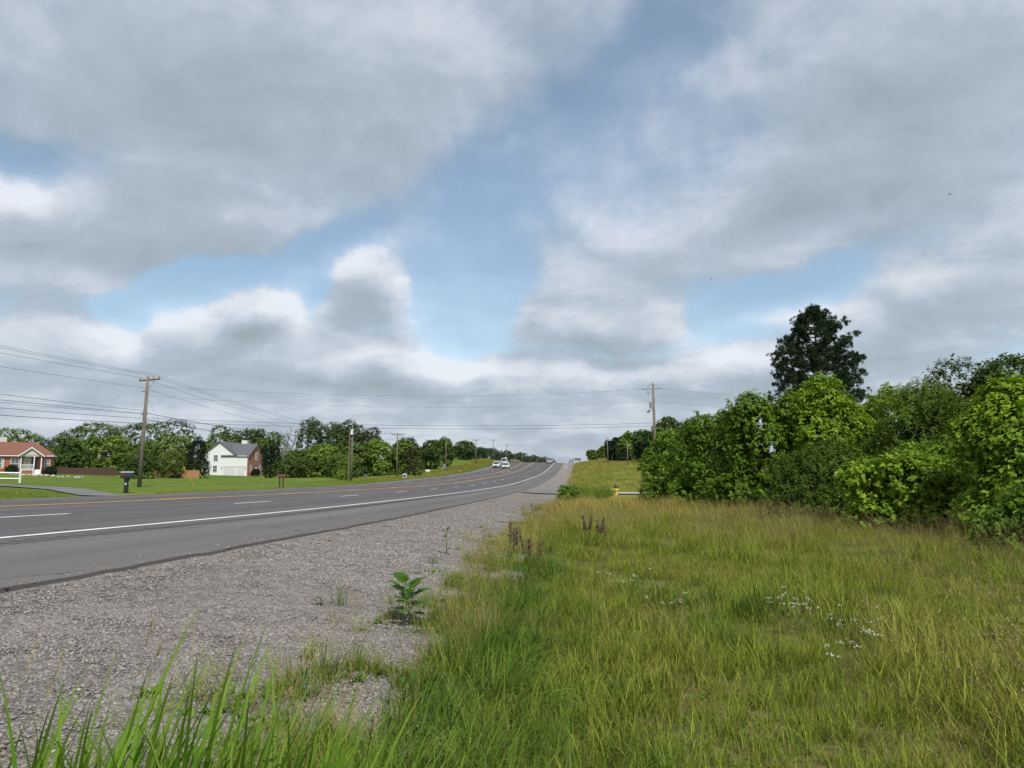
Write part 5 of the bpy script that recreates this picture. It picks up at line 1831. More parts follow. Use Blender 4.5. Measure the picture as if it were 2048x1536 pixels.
vehicle('pickup', 'white pickup truck oncoming in the outer lane, left of the white suv', -24.4, 229, 0, 'pickup', MAT['car_white'], 5.6, 2.02, 1.9)
vehicle('suv', 'white suv oncoming in the lane beside the yellow line', -20.4, 217, 0, 'suv', MAT['car_white'], 4.7, 1.95, 1.75)
vehicle('van', 'pale van following behind the white oncoming pickup', -24.3, 252, 0, 'van', MAT['car_silver'], 5.3, 2.0, 2.25)
vehicle('pickup', 'silver pickup truck driving away in the right lane at the crest', -9.6, 268, math.pi, 'pickup', MAT['car_silver'], 5.5, 2.0, 1.88)
vehicle('sedan', 'small tan car on the right shoulder beyond the crest', -2.2, 304, math.pi, 'sedan', MAT['car_tan'], 4.5, 1.8, 1.5)

# ------------------------------------------------------------------ birds
for i, (x, y, z, a, lb) in enumerate(((42.0, 85, 32.5, .4, 'small dark bird gliding high right of the pine'), (20.0, 110, 29.8, 1.0, 'tiny dark bird flying left of the pine top'))):
    b = tag(empty('bird', (x, y, z), a), lb, 'bird')
    b.scale = (.62, .62, .62)
    MB().tube([(0, -.2, 0), (0, -.1, .02), (0, .05, .02), (0, .22, .01), (0, .34, 0)], [.01, .045, .055, .03, .01], 8).build('body', MAT['feather'], b)
    for s in (-1, 1):
        MB().add([(s * .04, -.08, .03), (s * .04, .08, .03), (s * .3, .04, .14), (s * .3, -.1, .14), (s * .62, .1, .06), (s * .58, .02, .07), (s * .3, -.03, .155), (s * .04, 0, .05)], [(0, 1, 2, 3), (3, 2, 4, 5), (0, 7, 6, 3), (7, 1, 2, 6)]).build('wing', MAT['feather'], b)

# ------------------------------------------------------------------ grass
def blades(r, n, L, W, spread, bend, segs=4, col=((.06, .11, .02), (.12, .17, .04)), lean=None, flat=0., tipc=None, uneven=.5):
    """n curved tapering blades from around the origin; returns verts, quads, colours"""
    Ls = L * r.uniform(1 - uneven, 1 + uneven * .5, n)
    base = r.normal(size=(n, 2)) * spread * .5
    an = r.uniform(0, 2 * math.pi, n)
    dr = np.stack([np.cos(an), np.sin(an)], 1) + base / max(spread, 1e-3) * .6
    if lean is not None:
        dr = dr * .55 + np.array(lean)
    dr = dr / np.linalg.norm(dr, axis=1)[:, None]
    bd = bend * r.uniform(.35, 1.4, n)
    t0 = r.uniform(.02, .25, n) + flat
    t = np.linspace(0, 1, segs + 1)
    side = np.stack([-dr[:, 1], dr[:, 0]], 1) * np.cos(r.uniform(-1, 1, n))[:, None]
    V = np.zeros((n, segs + 1, 2, 3))
    ang = t0[:, None] + bd[:, None] * t[None] ** 1.4             # angle from vertical
    stp = Ls[:, None] / segs
    hx = np.concatenate([np.zeros((n, 1)), np.cumsum(np.sin(ang[:, 1:]) * stp, 1)], 1)
    hz = np.concatenate([np.zeros((n, 1)), np.cumsum(np.cos(ang[:, 1:]) * stp, 1)], 1)
    wv = (W * r.uniform(.7, 1.3, n))[:, None] * np.clip(1.05 - t[None] ** 1.6, .06, 1) * np.clip(.55 + 2.2 * t[None], 0, 1)
    for s_, k in ((-1, 0), (1, 1)):
        V[:, :, k, :2] = base[:, None] + dr[:, None] * hx[..., None] + side[:, None] * (s_ * wv * .5)[..., None]
        V[:, :, k, 2] = hz
    idx = np.arange(n * (segs + 1) * 2).reshape(n, segs + 1, 2)
    Fc = np.stack([idx[:, :-1, 0], idx[:, :-1, 1], idx[:, 1:, 1], idx[:, 1:, 0]], -1).reshape(-1, 4)
    q = r.beta(.7, .8, (n, 1))
    c = np.array(col[0]) * (1 - q) + np.array(col[1]) * q
    c = c[:, None, None] * np.ones((1, segs + 1, 2, 1))
    if tipc is not None:
        m = (t ** 2)[None, :, None, None] * r.random((n, 1, 1, 1))
        c = c * (1 - m) + np.array(tipc) * m
    return V.reshape(-1, 3), Fc, c.reshape(-1, 3)


def seed_heads(r, V, n, segs, size, col, cnt=9):
    """small spikelets hung on the last stretch of each stalk"""
    P = V.reshape(n, segs + 1, 2, 3).mean(2)
    out_v, out_f, out_c = [], [], []
    b = 0
    for i in range(n):
        for j in range(cnt):
            t = r.uniform(.72, 1.0) * segs
            a = min(int(t), segs - 1)
            p = P[i, a] + (P[i, a + 1] - P[i, a]) * (t - a)
            ax = unit(P[i, a + 1] - P[i, a] + r.normal(size=3) * .012 + np.array([0, 0, -.004]))
            s = unit(np.cross(ax, r.normal(size=3)))
            l = size * r.uniform(.7, 1.4)
            w_ = l * .17
            out_v += [p, p + ax * l * .5 + s * w_, p + ax * l, p + ax * l * .5 - s * w_]
            out_f.append((b, b + 1, b + 2, b + 3))
            out_c += [np.array(col) * r.uniform(.7, 1.25)] * 4
            b += 4
    return np.array(out_v), np.array(out_f), np.array(out_c)


SRC = bpy.data.collections.new('grass_sources')
gi_ = [0]


def source(coll, parts, mat):
    V, Fc, Cc = merge(parts)
    o = bpy.data.objects.new('src_%03d' % gi_[0], np_mesh('src', V, Fc, Cc))
    gi_[0] += 1
    o.data.materials.append(mat)
    coll.objects.link(o)
    return o


def scatter(name, P, rot, scl, idx, coll, label, cat):
    """one object: points carrying instances of the clumps in coll"""
    me = bpy.data.meshes.new(name)
    me.vertices.add(len(P))
    me.vertices.foreach_set('co', np.asarray(P, np.float32).ravel())
    a = me.attributes.new('rot', 'FLOAT_VECTOR', 'POINT')
    a.data.foreach_set('vector', np.asarray(rot, np.float32).ravel())
    a = me.attributes.new('scl', 'FLOAT_VECTOR', 'POINT')
    a.data.foreach_set('vector', np.asarray(scl, np.float32).ravel())
    a = me.attributes.new('pick', 'INT', 'POINT')
    a.data.foreach_set('value', np.asarray(idx, np.int32))
    o = link(name, me)
    tag(o, label, cat, kind='stuff')
    ng = bpy.data.node_groups.new(name, 'GeometryNodeTree')
    ng.interface.new_socket('Geometry', in_out='INPUT', socket_type='NodeSocketGeometry')
    ng.interface.new_socket('Geometry', in_out='OUTPUT', socket_type='NodeSocketGeometry')
    i_, o_ = ng.nodes.new('NodeGroupInput'), ng.nodes.new('NodeGroupOutput')
    ci = ng.nodes.new('GeometryNodeCollectionInfo')
    ci.inputs['Collection'].default_value = coll
    ci.inputs['Separate Children'].default_value = True
    ci.inputs['Reset Children'].default_value = True
    ip = ng.nodes.new('GeometryNodeInstanceOnPoints')
    ip.inputs['Pick Instance'].default_value = True

    def na(nm, typ):
        n = ng.nodes.new('GeometryNodeInputNamedAttribute')
        n.data_type = typ
        n.inputs['Name'].default_value = nm
        return n.outputs['Attribute']
    e2r = ng.nodes.new('FunctionNodeEulerToRotation')
    ng.links.new(na('rot', 'FLOAT_VECTOR'), e2r.inputs[0])
    ng.links.new(i_.outputs[0], ip.inputs['Points'])
    ng.links.new(ci.outputs[0], ip.inputs['Instance'])
    ng.links.new(na('pick', 'INT'), ip.inputs['Instance Index'])
    ng.links.new(e2r.outputs[0], ip.inputs['Rotation'])
    ng.links.new(na('scl', 'FLOAT_VECTOR'), ip.inputs['Scale'])
    ng.links.new(ip.outputs[0], o_.inputs[0])
    md = o.modifiers.new('scatter', 'NODES')
    md.node_group = ng
    return o


GREEN = ((.062, .118, .008), (.285, .345, .032))
LUSH = ((.068, .145, .016), (.160, .245, .032))
TAN = ((.26, .205, .055), (.40, .315, .11))
THATCH = ((.17, .13, .06), (.40, .33, .17))


def make_sources():
    c = bpy.data.collections.new('meadow_sources')
    r = np.random.default_rng(21)
    for k in range(4):      # 0-3 fine green
        source(c, [blades(r, 21, .29, .0092, .15, .95, 4, GREEN, tipc=(.30, .28, .07)), blades(r, 7, .24, .006, .18, 1.2, 3, THATCH, flat=.5)], MAT['grass'])
    for k in range(3):      # 4-6 lush drooping
        source(c, [blades(r, 40, .50, .0085, .13, 1.7, 6, LUSH, lean=(.35, -.2))], MAT['grass'])
    for k in range(4):      # 7-10 dry stalks with heads
        v = blades(r, 9, .56, .0030, .16, .75, 6, TAN, lean=(-.55, .1))
        source(c, [v, seed_heads(r, v[0], 9, 6, .013, (.31, .245, .12), 13), blades(r, 22, .34, .005, .14, .9, 4, GREEN)], MAT['stalk'])
    for k in range(2):      # 11-12 thatch lying down
        source(c, [blades(r, 26, .22, .005, .2, .6, 3, THATCH, flat=1.1)], MAT['stalk'])
    for k in range(3):      # 13-15 far green: fewer, broader blades
        source(c, [blades(r, 26, .34, .013, .34, .9, 3, GREEN, tipc=(.26, .22, .08))], MAT['grass'])
    for k in range(2):      # 16-17 far dry
        source(c, [blades(r, 16, .60, .009, .32, .8, 4, TAN, lean=(-.5, .1)), blades(r, 12, .35, .012, .3, .9, 3, GREEN)], MAT['stalk'])
    for k in range(3):      # 18-20 low broadleaf rosettes
        source(c, [blades(r, 15, .13, .034, .12, 1.1, 4, ((.05, .115, .012), (.12, .20, .024)), flat=.45)], MAT['stalk'])
    for k in range(2):      # 21-22 bent dead stems
        source(c, [blades(r, 7, .48, .0035, .2, 1.5, 7, ((.13, .095, .05), (.26, .20, .11)), flat=.5)], MAT['stalk'])
    return c


MEADOW = make_sources()


def in_view(x, y, m=.06):
    """keep what the camera could see from about here"""
    a = np.arctan2(x, y)
    return (a > R(-47)) & (a < R(38))


def boundary(y):
    """where the meadow grass meets the gravel"""
    return np.interp(y, [3, 4.8, 6, 9, 14, 24, 34], [-1.0, -1.0, -.92, -.86, -.72, -.66, -.9]) + (fbm(y * .8, y * 0 + 7.1, 3) - .5) * .5


def hedge_front(y):
    return 3.6 + (41.5 - y) * .20


def scatter_meadow():
    r = np.random.default_rng(5)
    X, Y, T, S = [], [], [], []

    def zone(y0, y1, dens, near):
        x0, x1 = -2.2, min(14., .75 * y1 + 1.5)
        n = int((y1 - y0) * (x1 - x0) * dens)
        x, y = r.uniform(x0, x1, n), r.uniform(y0, y1, n)
        k = in_view(x, y) & (x > boundary(y) + r.normal(size=n) * .12) & (x < hedge_front(y) + 2.2)
        x, y = x[k], y[k]
        dry = fbm(x * .33 + 4, y * .20 + 9, 4) + np.clip((x - 1.5) * .022, -.08, .10) + np.clip((y - 9) * .006, -.04, .07)
        edge = np.clip(1 - (x - boundary(y)) / np.interp(y, [3, 8, 14], [1.7, 1.1, .4]), 0, 1)
        lush = fbm(x * .8 + 40, y * .5 + 2, 3)
        bare = fbm(x * 1.1 + 90, y * 1.1 + 50, 3)
        u = r.random(len(x))
        t = np.where(near, r.integers(0, 4, len(x)), r.integers(13, 16, len(x)))
        isdry = u < np.clip((dry - .48) * 2.8, .02, .46 if near else .6) * np.interp(y, [4, 9], [.4, 1.0])
        t = np.where(isdry, r.integers(7, 11, len(x)) if near else r.integers(16, 18, len(x)), t)
        if near:
            t = np.where((r.random(len(x)) < edge * 1.1) & (y < 15), r.integers(4, 7, len(x)), t)
            t = np.where((lush > .66) & (r.random(len(x)) < .5), r.integers(4, 7, len(x)), t)
            low = (bare > .58) & (edge < .2)
            t = np.where(r.random(len(x)) < .05, r.integers(21, 23, len(x)), t)
            t = np.where((fbm(x * 1.6 + 7, y * 1.6 + 60, 2) > .60) & (r.random(len(x)) < .45), r.integers(18, 21, len(x)), t)
            t = np.where(low & (r.random(len(x)) < .6), r.integers(11, 13, len(x)), t)
        s = r.uniform(.5, 1.2, len(x)) * (.5 + .85 * fbm(x * .7 + 11, y * .6, 3))
        s *= np.where((x > -.3) & (x < 2.2) & (y < 8), .78, 1.)
        s *= np.where(x > 1.0, np.interp(y, [34, 45], [1.0, .35]), 1.)
        if near:
            s *= np.where(low, .55, 1.)
            s *= np.where((t >= 4) & (t < 7), .82, 1.)
        s *= np.where((t >= 7) & (t < 11), 1.0 + .15 * (x > 2.5), 1.)
        X.append(x), Y.append(y), T.append(t), S.append(s)
    zone(2.4, 7, 115, True)
    zone(7, 13, 80, True)
    zone(13, 24, 55, True)
    zone(24, 48, 20, False)
    # a low layer of short grass and thatch closes the floor between the clumps
    for (y0, y1, dens) in ((2.4, 7, 190), (7, 14, 80)):
        x1 = .62 * y1 + 1.5
        n = int((y1 - y0) * (x1 + 1.2) * dens)
        x, y = r.uniform(-1.2, x1, n), r.uniform(y0, y1, n)
        k = in_view(x, y) & (x > boundary(y) + .25)
        x, y = x[k], y[k]
        X.append(x), Y.append(y)
        uu = r.random(len(x))
        T.append(np.where(uu < .36, r.integers(11, 13, len(x)), np.where(uu < .48, r.integers(18, 21, len(x)), r.integers(0, 4, len(x)))))
        S.append(r.uniform(.35, .65, len(x)))
    x, y, t, s = (np.concatenate(q) for q in (X, Y, T, S))
    n = len(x)
    P = np.stack([x, y, gz(x, y) - .02], 1)
    rot = np.stack([r.normal(size=n) * .08, r.normal(size=n) * .08, r.uniform(-3.14, 3.14, n)], 1)
    wind = ((t >= 4) & (t < 11)) | (t >= 16)
    rot[:, 2] = np.where(wind, r.normal(size=n) * .55, rot[:, 2])
    scl = np.stack([s, s, s * r.uniform(.85, 1.15, n)], 1)
    scatter('meadow_grass', P, rot, scl, t, MEADOW, 'tall mixed green and tan meadow grass right of the gravel', 'grass')
    print('meadow clumps', n)


scatter_meadow()


def scatter_gravel_weeds():
    r = np.random.default_rng(17)
    n = 3400
    y = 3.2 + 32 * r.random(n) ** 1.2
    x = boundary(y) + .1 - np.abs(r.normal(size=n)) * .55
    nn = 420                                    # thicker close to the viewer
    y2 = r.uniform(3.3, 9.0, nn)
    x, y = np.r_[x, boundary(y2) + .1 - np.abs(r.normal(size=nn)) * .5], np.r_[y, y2]
    k = (fbm(x * 1.5 + 3, y * .9 + 1, 3) > np.where(y < 9, .40, .47)) & in_view(x, y) & (x > -2.6)
    x, y = x[k], y[k]
    m = len(x)
    t = r.choice([0, 1, 2, 3, 4, 5, 7, 8, 9, 10, 11, 12, 18, 19, 20, 21], m, p=[.05, .05, .05, .05, .04, .04, .07, .07, .07, .07, .05, .04, .12, .12, .08, .03])
    far_ = y > 14
    t = np.where(far_ & (t >= 7) & (t < 11), r.integers(16, 18, m), t)
    s = r.uniform(.3, .85, m) * np.where((t >= 18) & (t < 21), 1.25, 1.)
    scatter('gravel_weeds', np.stack([x, y, gz(x, y) - .01], 1), np.stack([x * 0, x * 0, r.uniform(-3.1, 3.1, m)], 1), np.stack([s, s, s], 1), t, MEADOW, 'scattered dry grass and weeds on the stony edge of the gravel', 'weeds')


scatter_gravel_weeds()


def scatter_fields():
    r = np.random.default_rng(8)
    # rough grass on the rising field beyond the hedge
    n = 9000
    y = 58 + (250 - 58) * r.random(n) ** 1.3
    x = -1.2 + (r.random(n) ** 1.2) * (np.interp(y, [58, 250], [16, 26]))
    k = (x > -1.1 + (fbm(y * .2, y * 0 + 1, 2) - .5) * 1.2)
    x, y = x[k], y[k]
    dr = fbm(x * .12, y * .05, 3)
    t = np.where(r.random(len(x)) < np.clip((dr - .42 + .16 * (y > 135)) * 3, .08, .85), r.integers(16, 18, len(x)), r.integers(13, 16, len(x)))
    s = np.interp(y, [58, 250], [1.0, 2.0]) * r.uniform(.6, 1.2, len(x))
    P = np.stack([x, y, gz(x, y) - .03], 1)
    rot = np.stack([x * 0, x * 0, r.uniform(-3.1, 3.1, len(x))], 1)
    scatter('field_grass', P, rot, np.stack([s, s, s * .6], 1), t, MEADOW, 'rough yellow green grass on the rising field beyond the driveway', 'grass')
    # verge on the far side of the road
    n = 9000
    y = 22 + (300 - 22) * r.random(n) ** 1.25
    wv = np.where((y < 46), 6.0, np.where(y > 95, 7.0, 1.2))
    x = -28.75 - r.random(n) ** 1.4 * wv
    k = ~((y > 41) & (y < 50) & (x > -40))
    x, y = x[k], y[k]
    lawn = (y > 48) & (y < 100)
    t = np.where(r.random(len(x)) < np.where(y > 120, .3, .04), r.integers(16, 18, len(x)), r.integers(13, 16, len(x)))
    s = np.where(lawn, .4, np.interp(y, [20, 60, 110, 300], [.75, .5, .8, 1.5])) * r.uniform(.6, 1.3, len(x))
    P = np.stack([x, y, gz(x, y) - .03], 1)
    rot = np.stack([x * 0, x * 0, r.uniform(-3.1, 3.1, len(x))], 1)
    scatter('verge_grass', P, rot, np.stack([s * 1.2, s * 1.2, s * .8], 1), t, MEADOW, 'green grass and weeds along the far edge of the road', 'grass')


    n = 520
    x, y = r.uniform(-.9, 2.6, n), r.uniform(43.5, 54, n)
    k = (x > -.9 + (y - 43) * .02) & (x < 1.0 + (y - 43) * .14)
    x, y = x[k], y[k]
    s = r.uniform(1.1, 2.1, len(x))
    scatter('weed_patch', np.stack([x, y, gz(x, y) - .03], 1), np.stack([x * 0, x * 0, r.uniform(-3.1, 3.1, len(x))], 1), np.stack([s, s, s], 1), r.integers(4, 7, len(x)), MEADOW, 'tall green weeds crowding the near side of the concrete driveway', 'weeds')


scatter_fields()


# loose stones on the gravel
def stone_sources():
    import bmesh
    c = bpy.data.collections.new('stone_sources')
    r = np.random.default_rng(31)
    for k in range(6):
        bm = bmesh.new()
        bmesh.ops.create_icosphere(bm, subdivisions=1, radius=1.0)
        ax = unit(r.normal(size=(7, 3)))
        for v_ in bm.verts:
            co = np.array(v_.co)
            for a in ax:                      # flat broken faces
                q = co @ a
                if q > .62:
                    co = co - a * (q - .62) * .9
            v_.co = co * np.array([1.25, .95, .7]) * r.uniform(.9, 1.1)
        me = bpy.data.meshes.new('stone')
        bm.to_mesh(me)
        bm.free()
        me.materials.append(MAT['stone'])
        o = bpy.data.objects.new('stone_%d' % k, me)
        c.objects.link(o)
    return c


def scatter_stones():
    r = np.random.default_rng(6)
    out = []
    for (y0, y1, dens, s0, s1) in ((2.2, 6, 3000, .005, .0155), (6, 10, 2100, .006, .017), (10, 17, 800, .009, .024), (17, 30, 220, .014, .030), (30, 48, 60, .018, .036)):
        n = int((y1 - y0) * 4.6 * dens)
        x, y = r.uniform(U_S + .1, -.2, n), r.uniform(y0, y1, n)
        sp_ = r.random(n) < .004                      # a few stones kicked onto the asphalt
        x = np.where(sp_, U_S - np.abs(r.normal(size=n)) * .28, x)
        k = in_view(x, y) & (x < boundary(y) + .5 + r.normal(size=n) * .15) & (fbm(x * 1.1 + 70, y * .5 + 3, 3) + r.normal(size=n) * .12 > .36)
        x, y = x[k], y[k]
        s = s0 + (s1 - s0) * r.random(len(x)) ** 2.2
        out.append((x, y, s))
    x, y, s = (np.concatenate(q) for q in zip(*out))
    n = len(x)
    zt = road_z(np.full(n, U_S), y) - .035
    kk = np.clip(1 - (x - U_S) / .8, 0, 1)
    z = gz(x, y) * (1 - kk) + zt * kk + (fbm(x * 2.2, y * 2.2, 3) - .5) * .05
    z = np.where(x < U_S, road_z(x, y) + .002, z)
    P = np.stack([x, y, z + s * .18], 1)
    rot = np.stack([r.normal(size=n) * .35, r.normal(size=n) * .35, r.uniform(-3.14, 3.14, n)], 1)
    scatter('loose_gravel', P, rot, np.stack([s, s, s], 1), r.integers(0, 6, n), stone_sources(), 'loose grey and pinkish crushed stone on the shoulder', 'gravel')
    print('stones', n)


scatter_stones()


# coarse tall grass close to the viewer at the lower left
def tall_grass():
    r = np.random.default_rng(15)
    parts = []
    # positions chosen as a loose clump 2 m ahead on the gravel slope
    n = 1000
    x = r.uniform(-1.95, -.2, n)
    y = r.uniform(1.55, 2.5, n)
    hgt = np.interp(x / y, [-.95, -.80, -.68, -.52, -.38, -.25, -.13], [.45, .66, .95, .97, .93, .78, .6]) * (.52 + .45 * r.random(n) ** 1.4)
    for i in range(n):
        nb = r.integers(2, 4)
        V, Fc, Cc = blades(r, nb, hgt[i], .032, .05, .45 + .9 * r.random() ** 2, 9, ((.068, .170, .010), (.165, .300, .024)), lean=(.5, .05), uneven=.35, tipc=(.21, .25, .05))
        V = V + np.array([x[i], y[i], gzs(x[i], y[i]) - .02])
        parts.append((V, Fc, Cc))
    # finer undergrowth
    n = 300
    x = r.uniform(-1.8, .1, n)
    y = r.uniform(1.8, 3.2, n)
    for i in range(n):
        V, Fc, Cc = blades(r, 5, .52, .009, .1, .9, 6, ((.07, .155, .012), (.16, .26, .028)), lean=(.3, 0))
        parts.append((V + np.array([x[i], y[i], gzs(x[i], y[i]) - .02]), Fc, Cc))
    # a few pale seed stalks at the left
    for (sx, sy, hh) in ((-1.95, 2.45, .82), (-2.05, 2.5, .7), (-2.2, 2.6, .6), (-1.5, 2.3, .95)):
        v = blades(r, 2, hh, .004, .08, .25, 8, TAN, uneven=.2)
        sh = seed_heads(r, v[0], 2, 8, .02, (.36, .30, .15), 26)
        o = np.array([sx, sy, gzs(sx, sy)])
        parts += [(v[0] + o, v[1], v[2]), (sh[0] + o, sh[1], sh[2])]
    V, Fc, Cc = merge(parts)
    tag(link('tall_grass', np_mesh('tall_grass', V, Fc, Cc), MAT['tallgrass']), 'coarse bright green tall grass close up at the lower left', 'grass', kind='stuff')


tall_grass()

# ------------------------------------------------------------------ single weeds and flowers
def on_ground(x, y):
    return (x, y, gzs(x, y) + .0)


def grass_tuft(label, x, y, L, n, cols, seed, heads=0, W=.006, bend=1.2):
    r = np.random.default_rng(seed)
    root = tag(empty('grass_tuft', on_ground(x, y)), label, 'grass tuft', 'grass tufts on the gravel edge')
    V, Fc, Cc = blades(r, n, L, W, .12, bend, 6, cols, tipc=(.22, .2, .07))
    link('blades', np_mesh('blades', V, Fc, Cc), MAT['tallgrass'], root)
    if heads:
        v = blades(r, heads, L * 1.35, .003, .12, .45, 6, TAN)
        sh = seed_heads(r, v[0], heads, 6, .018, (.34, .26, .13), 14)
        V, Fc, Cc = merge([v, sh])
        link('seed_stalks', np_mesh('seed_stalks', V, Fc, Cc), MAT['tallgrass'], root)


TUFTS = [
    ('thick green grass tuft on the gravel just below the broadleaf weed', -1.10, 6.2, .34, 70, LUSH, 4),
    ('dark green tuft right behind the broadleaf weed', -1.40, 7.5, .34, 60, LUSH, 6),
    ('tall tuft with tan seed stalks behind the broadleaf weed', -1.22, 8.3, .42, 60, GREEN, 14),
    ('large tan headed tuft midway along the gravel edge', -1.30, 9.8, .5, 60, GREEN, 26),
    ('second tan headed tuft farther along the gravel edge', -1.30, 11.4, .5, 60, GREEN, 26),
    ('pale dry tuft left of the brown dock stalks', -1.55, 12.2, .5, 40, TAN, 24),
    ('slender dry tuft beyond the brown dock stalks', -1.1, 17.5, .55, 50, TAN, 26),
    ('dry tuft on the gravel edge far ahead', -1.0, 21.5, .6, 50, TAN, 26),
    ('small green tuft alone out on the gravel', -2.2, 11.6, .2, 34, LUSH, 3),
    ('tiny upright tuft alone farther out on the gravel', -2.05, 17.0, .32, 26, TAN, 5),
    ('short tuft with brown heads left of the low weeds', -1.6, 4.25, .26, 46, LUSH, 14),
    ('dark small tuft in the stony patch before the driveway', -.3, 20.5, .24, 40, LUSH, 0),
]
for i, (lb, x, y, L, n, cols, hd) in enumerate(TUFTS):
    grass_tuft(lb, x, y, L, n, cols, i + 60, hd)


def lobed_leaf(mb_parts, r, base, d, size, col):
    """broad lobed leaf: a fan of quads around a midrib, slightly cupped"""
    d = unit(d)
    s = unit(np.cross(d, np.array([0, 0, 1.])))
    nn = np.cross(s, d)
    t = np.linspace(0, 1, 8)
    wv = np.array([.06, .34, .30, .46, .34, .40, .22, .02]) * size
    mid = [base + d * size * q - nn * size * .25 * q * q for q in t]
    V = []
    for m, w_ in zip(mid, wv):
        V += [m + s * w_ + nn * w_ * .3, m, m - s * w_ + nn * w_ * .3]
    Fc = []
    for i in range(7):
        Fc += [(i * 3, i * 3 + 1, i * 3 + 4, i * 3 + 3), (i * 3 + 1, i * 3 + 2, i * 3 + 5, i * 3 + 4)]
    c = np.array(col) * r.uniform(.8, 1.25)
    mb_parts.append((np.array(V), np.array(Fc), np.repeat(c[None], len(V), 0)))


def broadleaf(label, x, y, h, nl, size, col, seed, spread=.6):
    r = np.random.default_rng(seed)
    root = tag(empty('weed', on_ground(x, y)), label, 'weed')
    parts, st = [], MB()
    for i in range(nl):
        t = (i + .5) / nl
        an = i * 2.4 + r.uniform(-.3, .3)
        d = np.array([math.cos(an) * spread, math.sin(an) * spread, .75 - .5 * (1 - t)])
        p = np.array([r.normal() * .02, r.normal() * .02, h * (.15 + .75 * t)])
        q = p + unit(d) * size * .45
        st.tube([tuple(p), tuple(q)], .004, 4)
        lobed_leaf(parts, r, q, d + np.array([0, 0, -.15]), size * r.uniform(.75, 1.15), col)
    st.tube([(0, 0, -.03), (0, 0, h * .9)], [.008, .004], 5)
    V, Fc, Cc = merge(parts)
    link('leaves', np_mesh('leaves', V, Fc, Cc), MAT['tallgrass'], root)
    st.build('stem', MAT['stem'], root)


broadleaf('tall broadleaf weed with lobed leaves at the gravel edge', -1.62, 7.3, .40, 16, .16, (.075, .165, .022), 3)
broadleaf('low leafy weed in the middle of the stony patch', -1.08, 4.95, .16, 12, .06, (.08, .17, .03), 4)
broadleaf('small leafy weed nearest the viewer on the stony patch', -1.02, 4.3, .14, 12, .055, (.09, .18, .03), 5, .9)
broadleaf('spreading small weed right of the nearest leafy weed', -.86, 4.25, .12, 12, .05, (.09, .18, .03), 6, 1.1)
broadleaf('tiny weed by the lower edge of the stony patch', -.92, 3.75, .12, 9, .04, (.07, .15, .025), 7)
tree('low_shrub', 'small green shrub at the end of the grass before the concrete driveway', -.55, 41.0, .95 + gzs(-.55, 41.0), 1.1, G_LIGHT, None, seed=88, n=170, leaf=.12, nb=12, cat='shrub', part='foliage', trunk=.03)
broadleaf('thin upright weed on the gravel left of the dry tufts', -2.25, 13.0, .5, 12, .07, (.07, .13, .03), 9)
broadleaf('small green sprig far left on the open gravel', -2.6, 7.6, .08, 8, .045, (.08, .15, .03), 10, 1.2)


def dock(label, x, y, h, n, seed):
    r = np.random.default_rng(seed)
    root = tag(empty('dock_plant', on_ground(x, y)), label, 'weed', 'brown dock stalks')
    st, sd_ = MB(), MB()
    for i in range(n):
        bx, by = r.normal() * .12, r.normal() * .12
        lx, ly = r.normal() * .06, r.normal() * .06
        hh = h * r.uniform(.7, 1.1)
        st.tube([(bx, by, -.03), (bx + lx, by + ly, hh)], [.006, .003], 4)
        for j in range(46):
            t = r.uniform(.42, 1.0)
            p = Vector((bx + lx * t + r.normal() * .02 * (1.3 - t), by + ly * t + r.normal() * .02 * (1.3 - t), hh * t))
            s = r.uniform(.012, .026)
            sd_.add([p + Vector((s, 0, 0)), p + Vector((-s * .5, s * .8, 0)), p + Vector((-s * .5, -s * .8, 0)), p + Vector((0, 0, s * 1.4)), p - Vector((0, 0, s))],
                    [(0, 1, 3), (1, 2, 3), (2, 0, 3), (1, 0, 4), (2, 1, 4), (0, 2, 4)])
    st.build('stalks', MAT['dock'], root)
    sd_.build('seeds', MAT['dock'], root)
    V, Fc, Cc = blades(r, 12, .2, .03, .1, 1.2, 5, LUSH)
    link('leaves', np_mesh('leaves', V, Fc, Cc), MAT['tallgrass'], root)


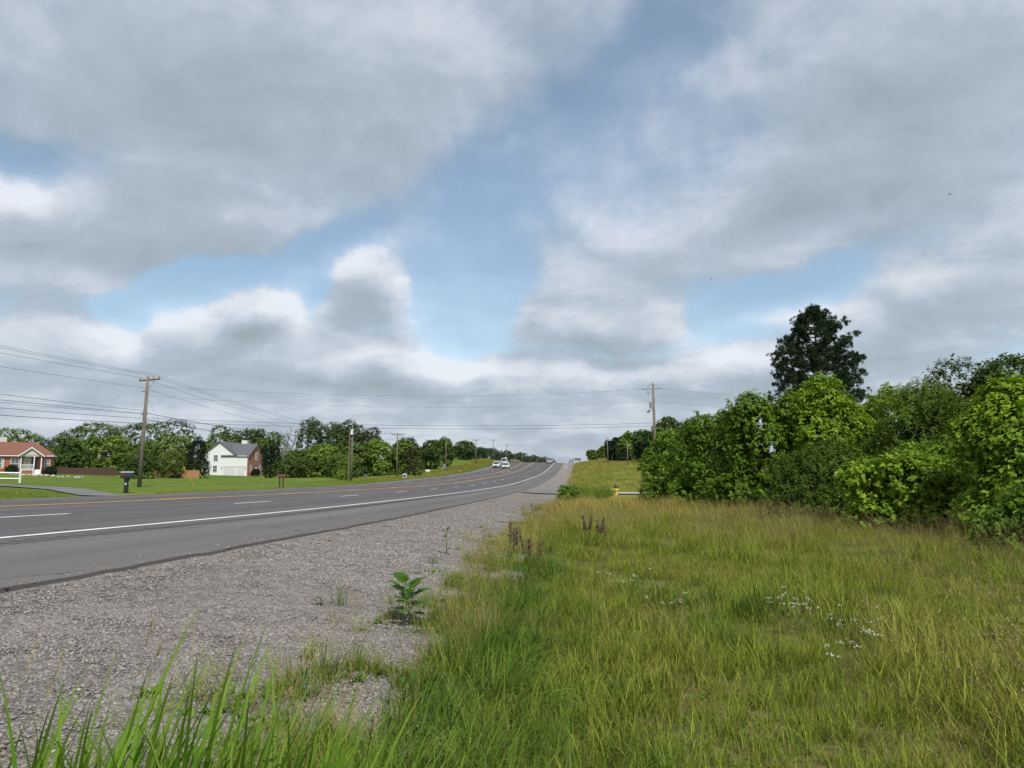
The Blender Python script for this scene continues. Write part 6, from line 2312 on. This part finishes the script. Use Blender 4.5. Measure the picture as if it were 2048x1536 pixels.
dock('brown dock stalks at the left of the stony patch ahead', -1.12, 13.4, .62, 4, 1)
dock('second brown dock stalk right of the first on the stones', -.78, 12.4, .5, 3, 2)
dock('dark brown dock stalks standing in the grass ahead', .18, 17.5, .55, 5, 3)
dock('dark brown dock stalks right of those standing in the grass', .55, 17.0, .5, 4, 4)


def flowers(label, x, y, n, seed, spread=.3):
    r = np.random.default_rng(seed)
    root = tag(empty('wildflower', on_ground(x, y)), label, 'wildflower', 'white wildflowers in the meadow')
    st, pt = MB(), MB()
    for i in range(n):
        bx, by = r.normal() * spread * .5, r.normal() * spread * .5
        hh = r.uniform(.2, .36)
        tx, ty = bx + r.normal() * .05, by + r.normal() * .05
        st.tube([(bx, by, 0), (tx, ty, hh)], [.003, .002], 4)
        for j in range(6):
            cx, cy, cz = tx + r.normal() * .016, ty + r.normal() * .016, hh + r.uniform(-.004, .012)
            s = r.uniform(.004, .0075)
            pt.add([(cx + s * math.cos(a), cy + s * math.sin(a), cz) for a in np.linspace(0, 2 * math.pi, 7)[:-1]] + [(cx, cy, cz + .004)], [(k, (k + 1) % 6, 6) for k in range(6)])
    tag(st.build('stems', MAT['stem'], root), kind='stuff')
    tag(pt.build('flower_heads', MAT['petal'], root), kind='stuff')


for i, (lb, x, y, n, sp) in enumerate((
        ('white flower cluster nearest the gravel side of the meadow', .55, 9.3, 10, .35),
        ('sparse white flowers left of the large white cluster', 1.0, 7.9, 6, .3),
        ('dense white flower cluster in the middle of the meadow', 2.05, 7.7, 16, .4),
        ('white flowers just right of the dense white cluster', 2.35, 7.15, 10, .3),
        ('low white flowers below the dense white cluster', 2.1, 6.2, 7, .25),
        ('few white flowers at the nearest end of the flower patch', 1.85, 5.75, 5, .2))):
    flowers(lb, x, y, n, i + 40, sp)

# a thin fallen stick on the gravel
mb = MB().tube([(-.55, .15, .02), (-.2, .02, .03), (.2, .0, .02), (.6, -.1, .05)], [.012, .016, .014, .008], 5)
mb.tube([(.2, 0, .02), (.42, .12, .1)], [.008, .004], 4)
tag(mb.build('stick', MAT['bark'], None, (-1.9, 22.5, gzs(-1.9, 22.5) + .02)), 'thin dark stick lying on the gravel', 'stick')
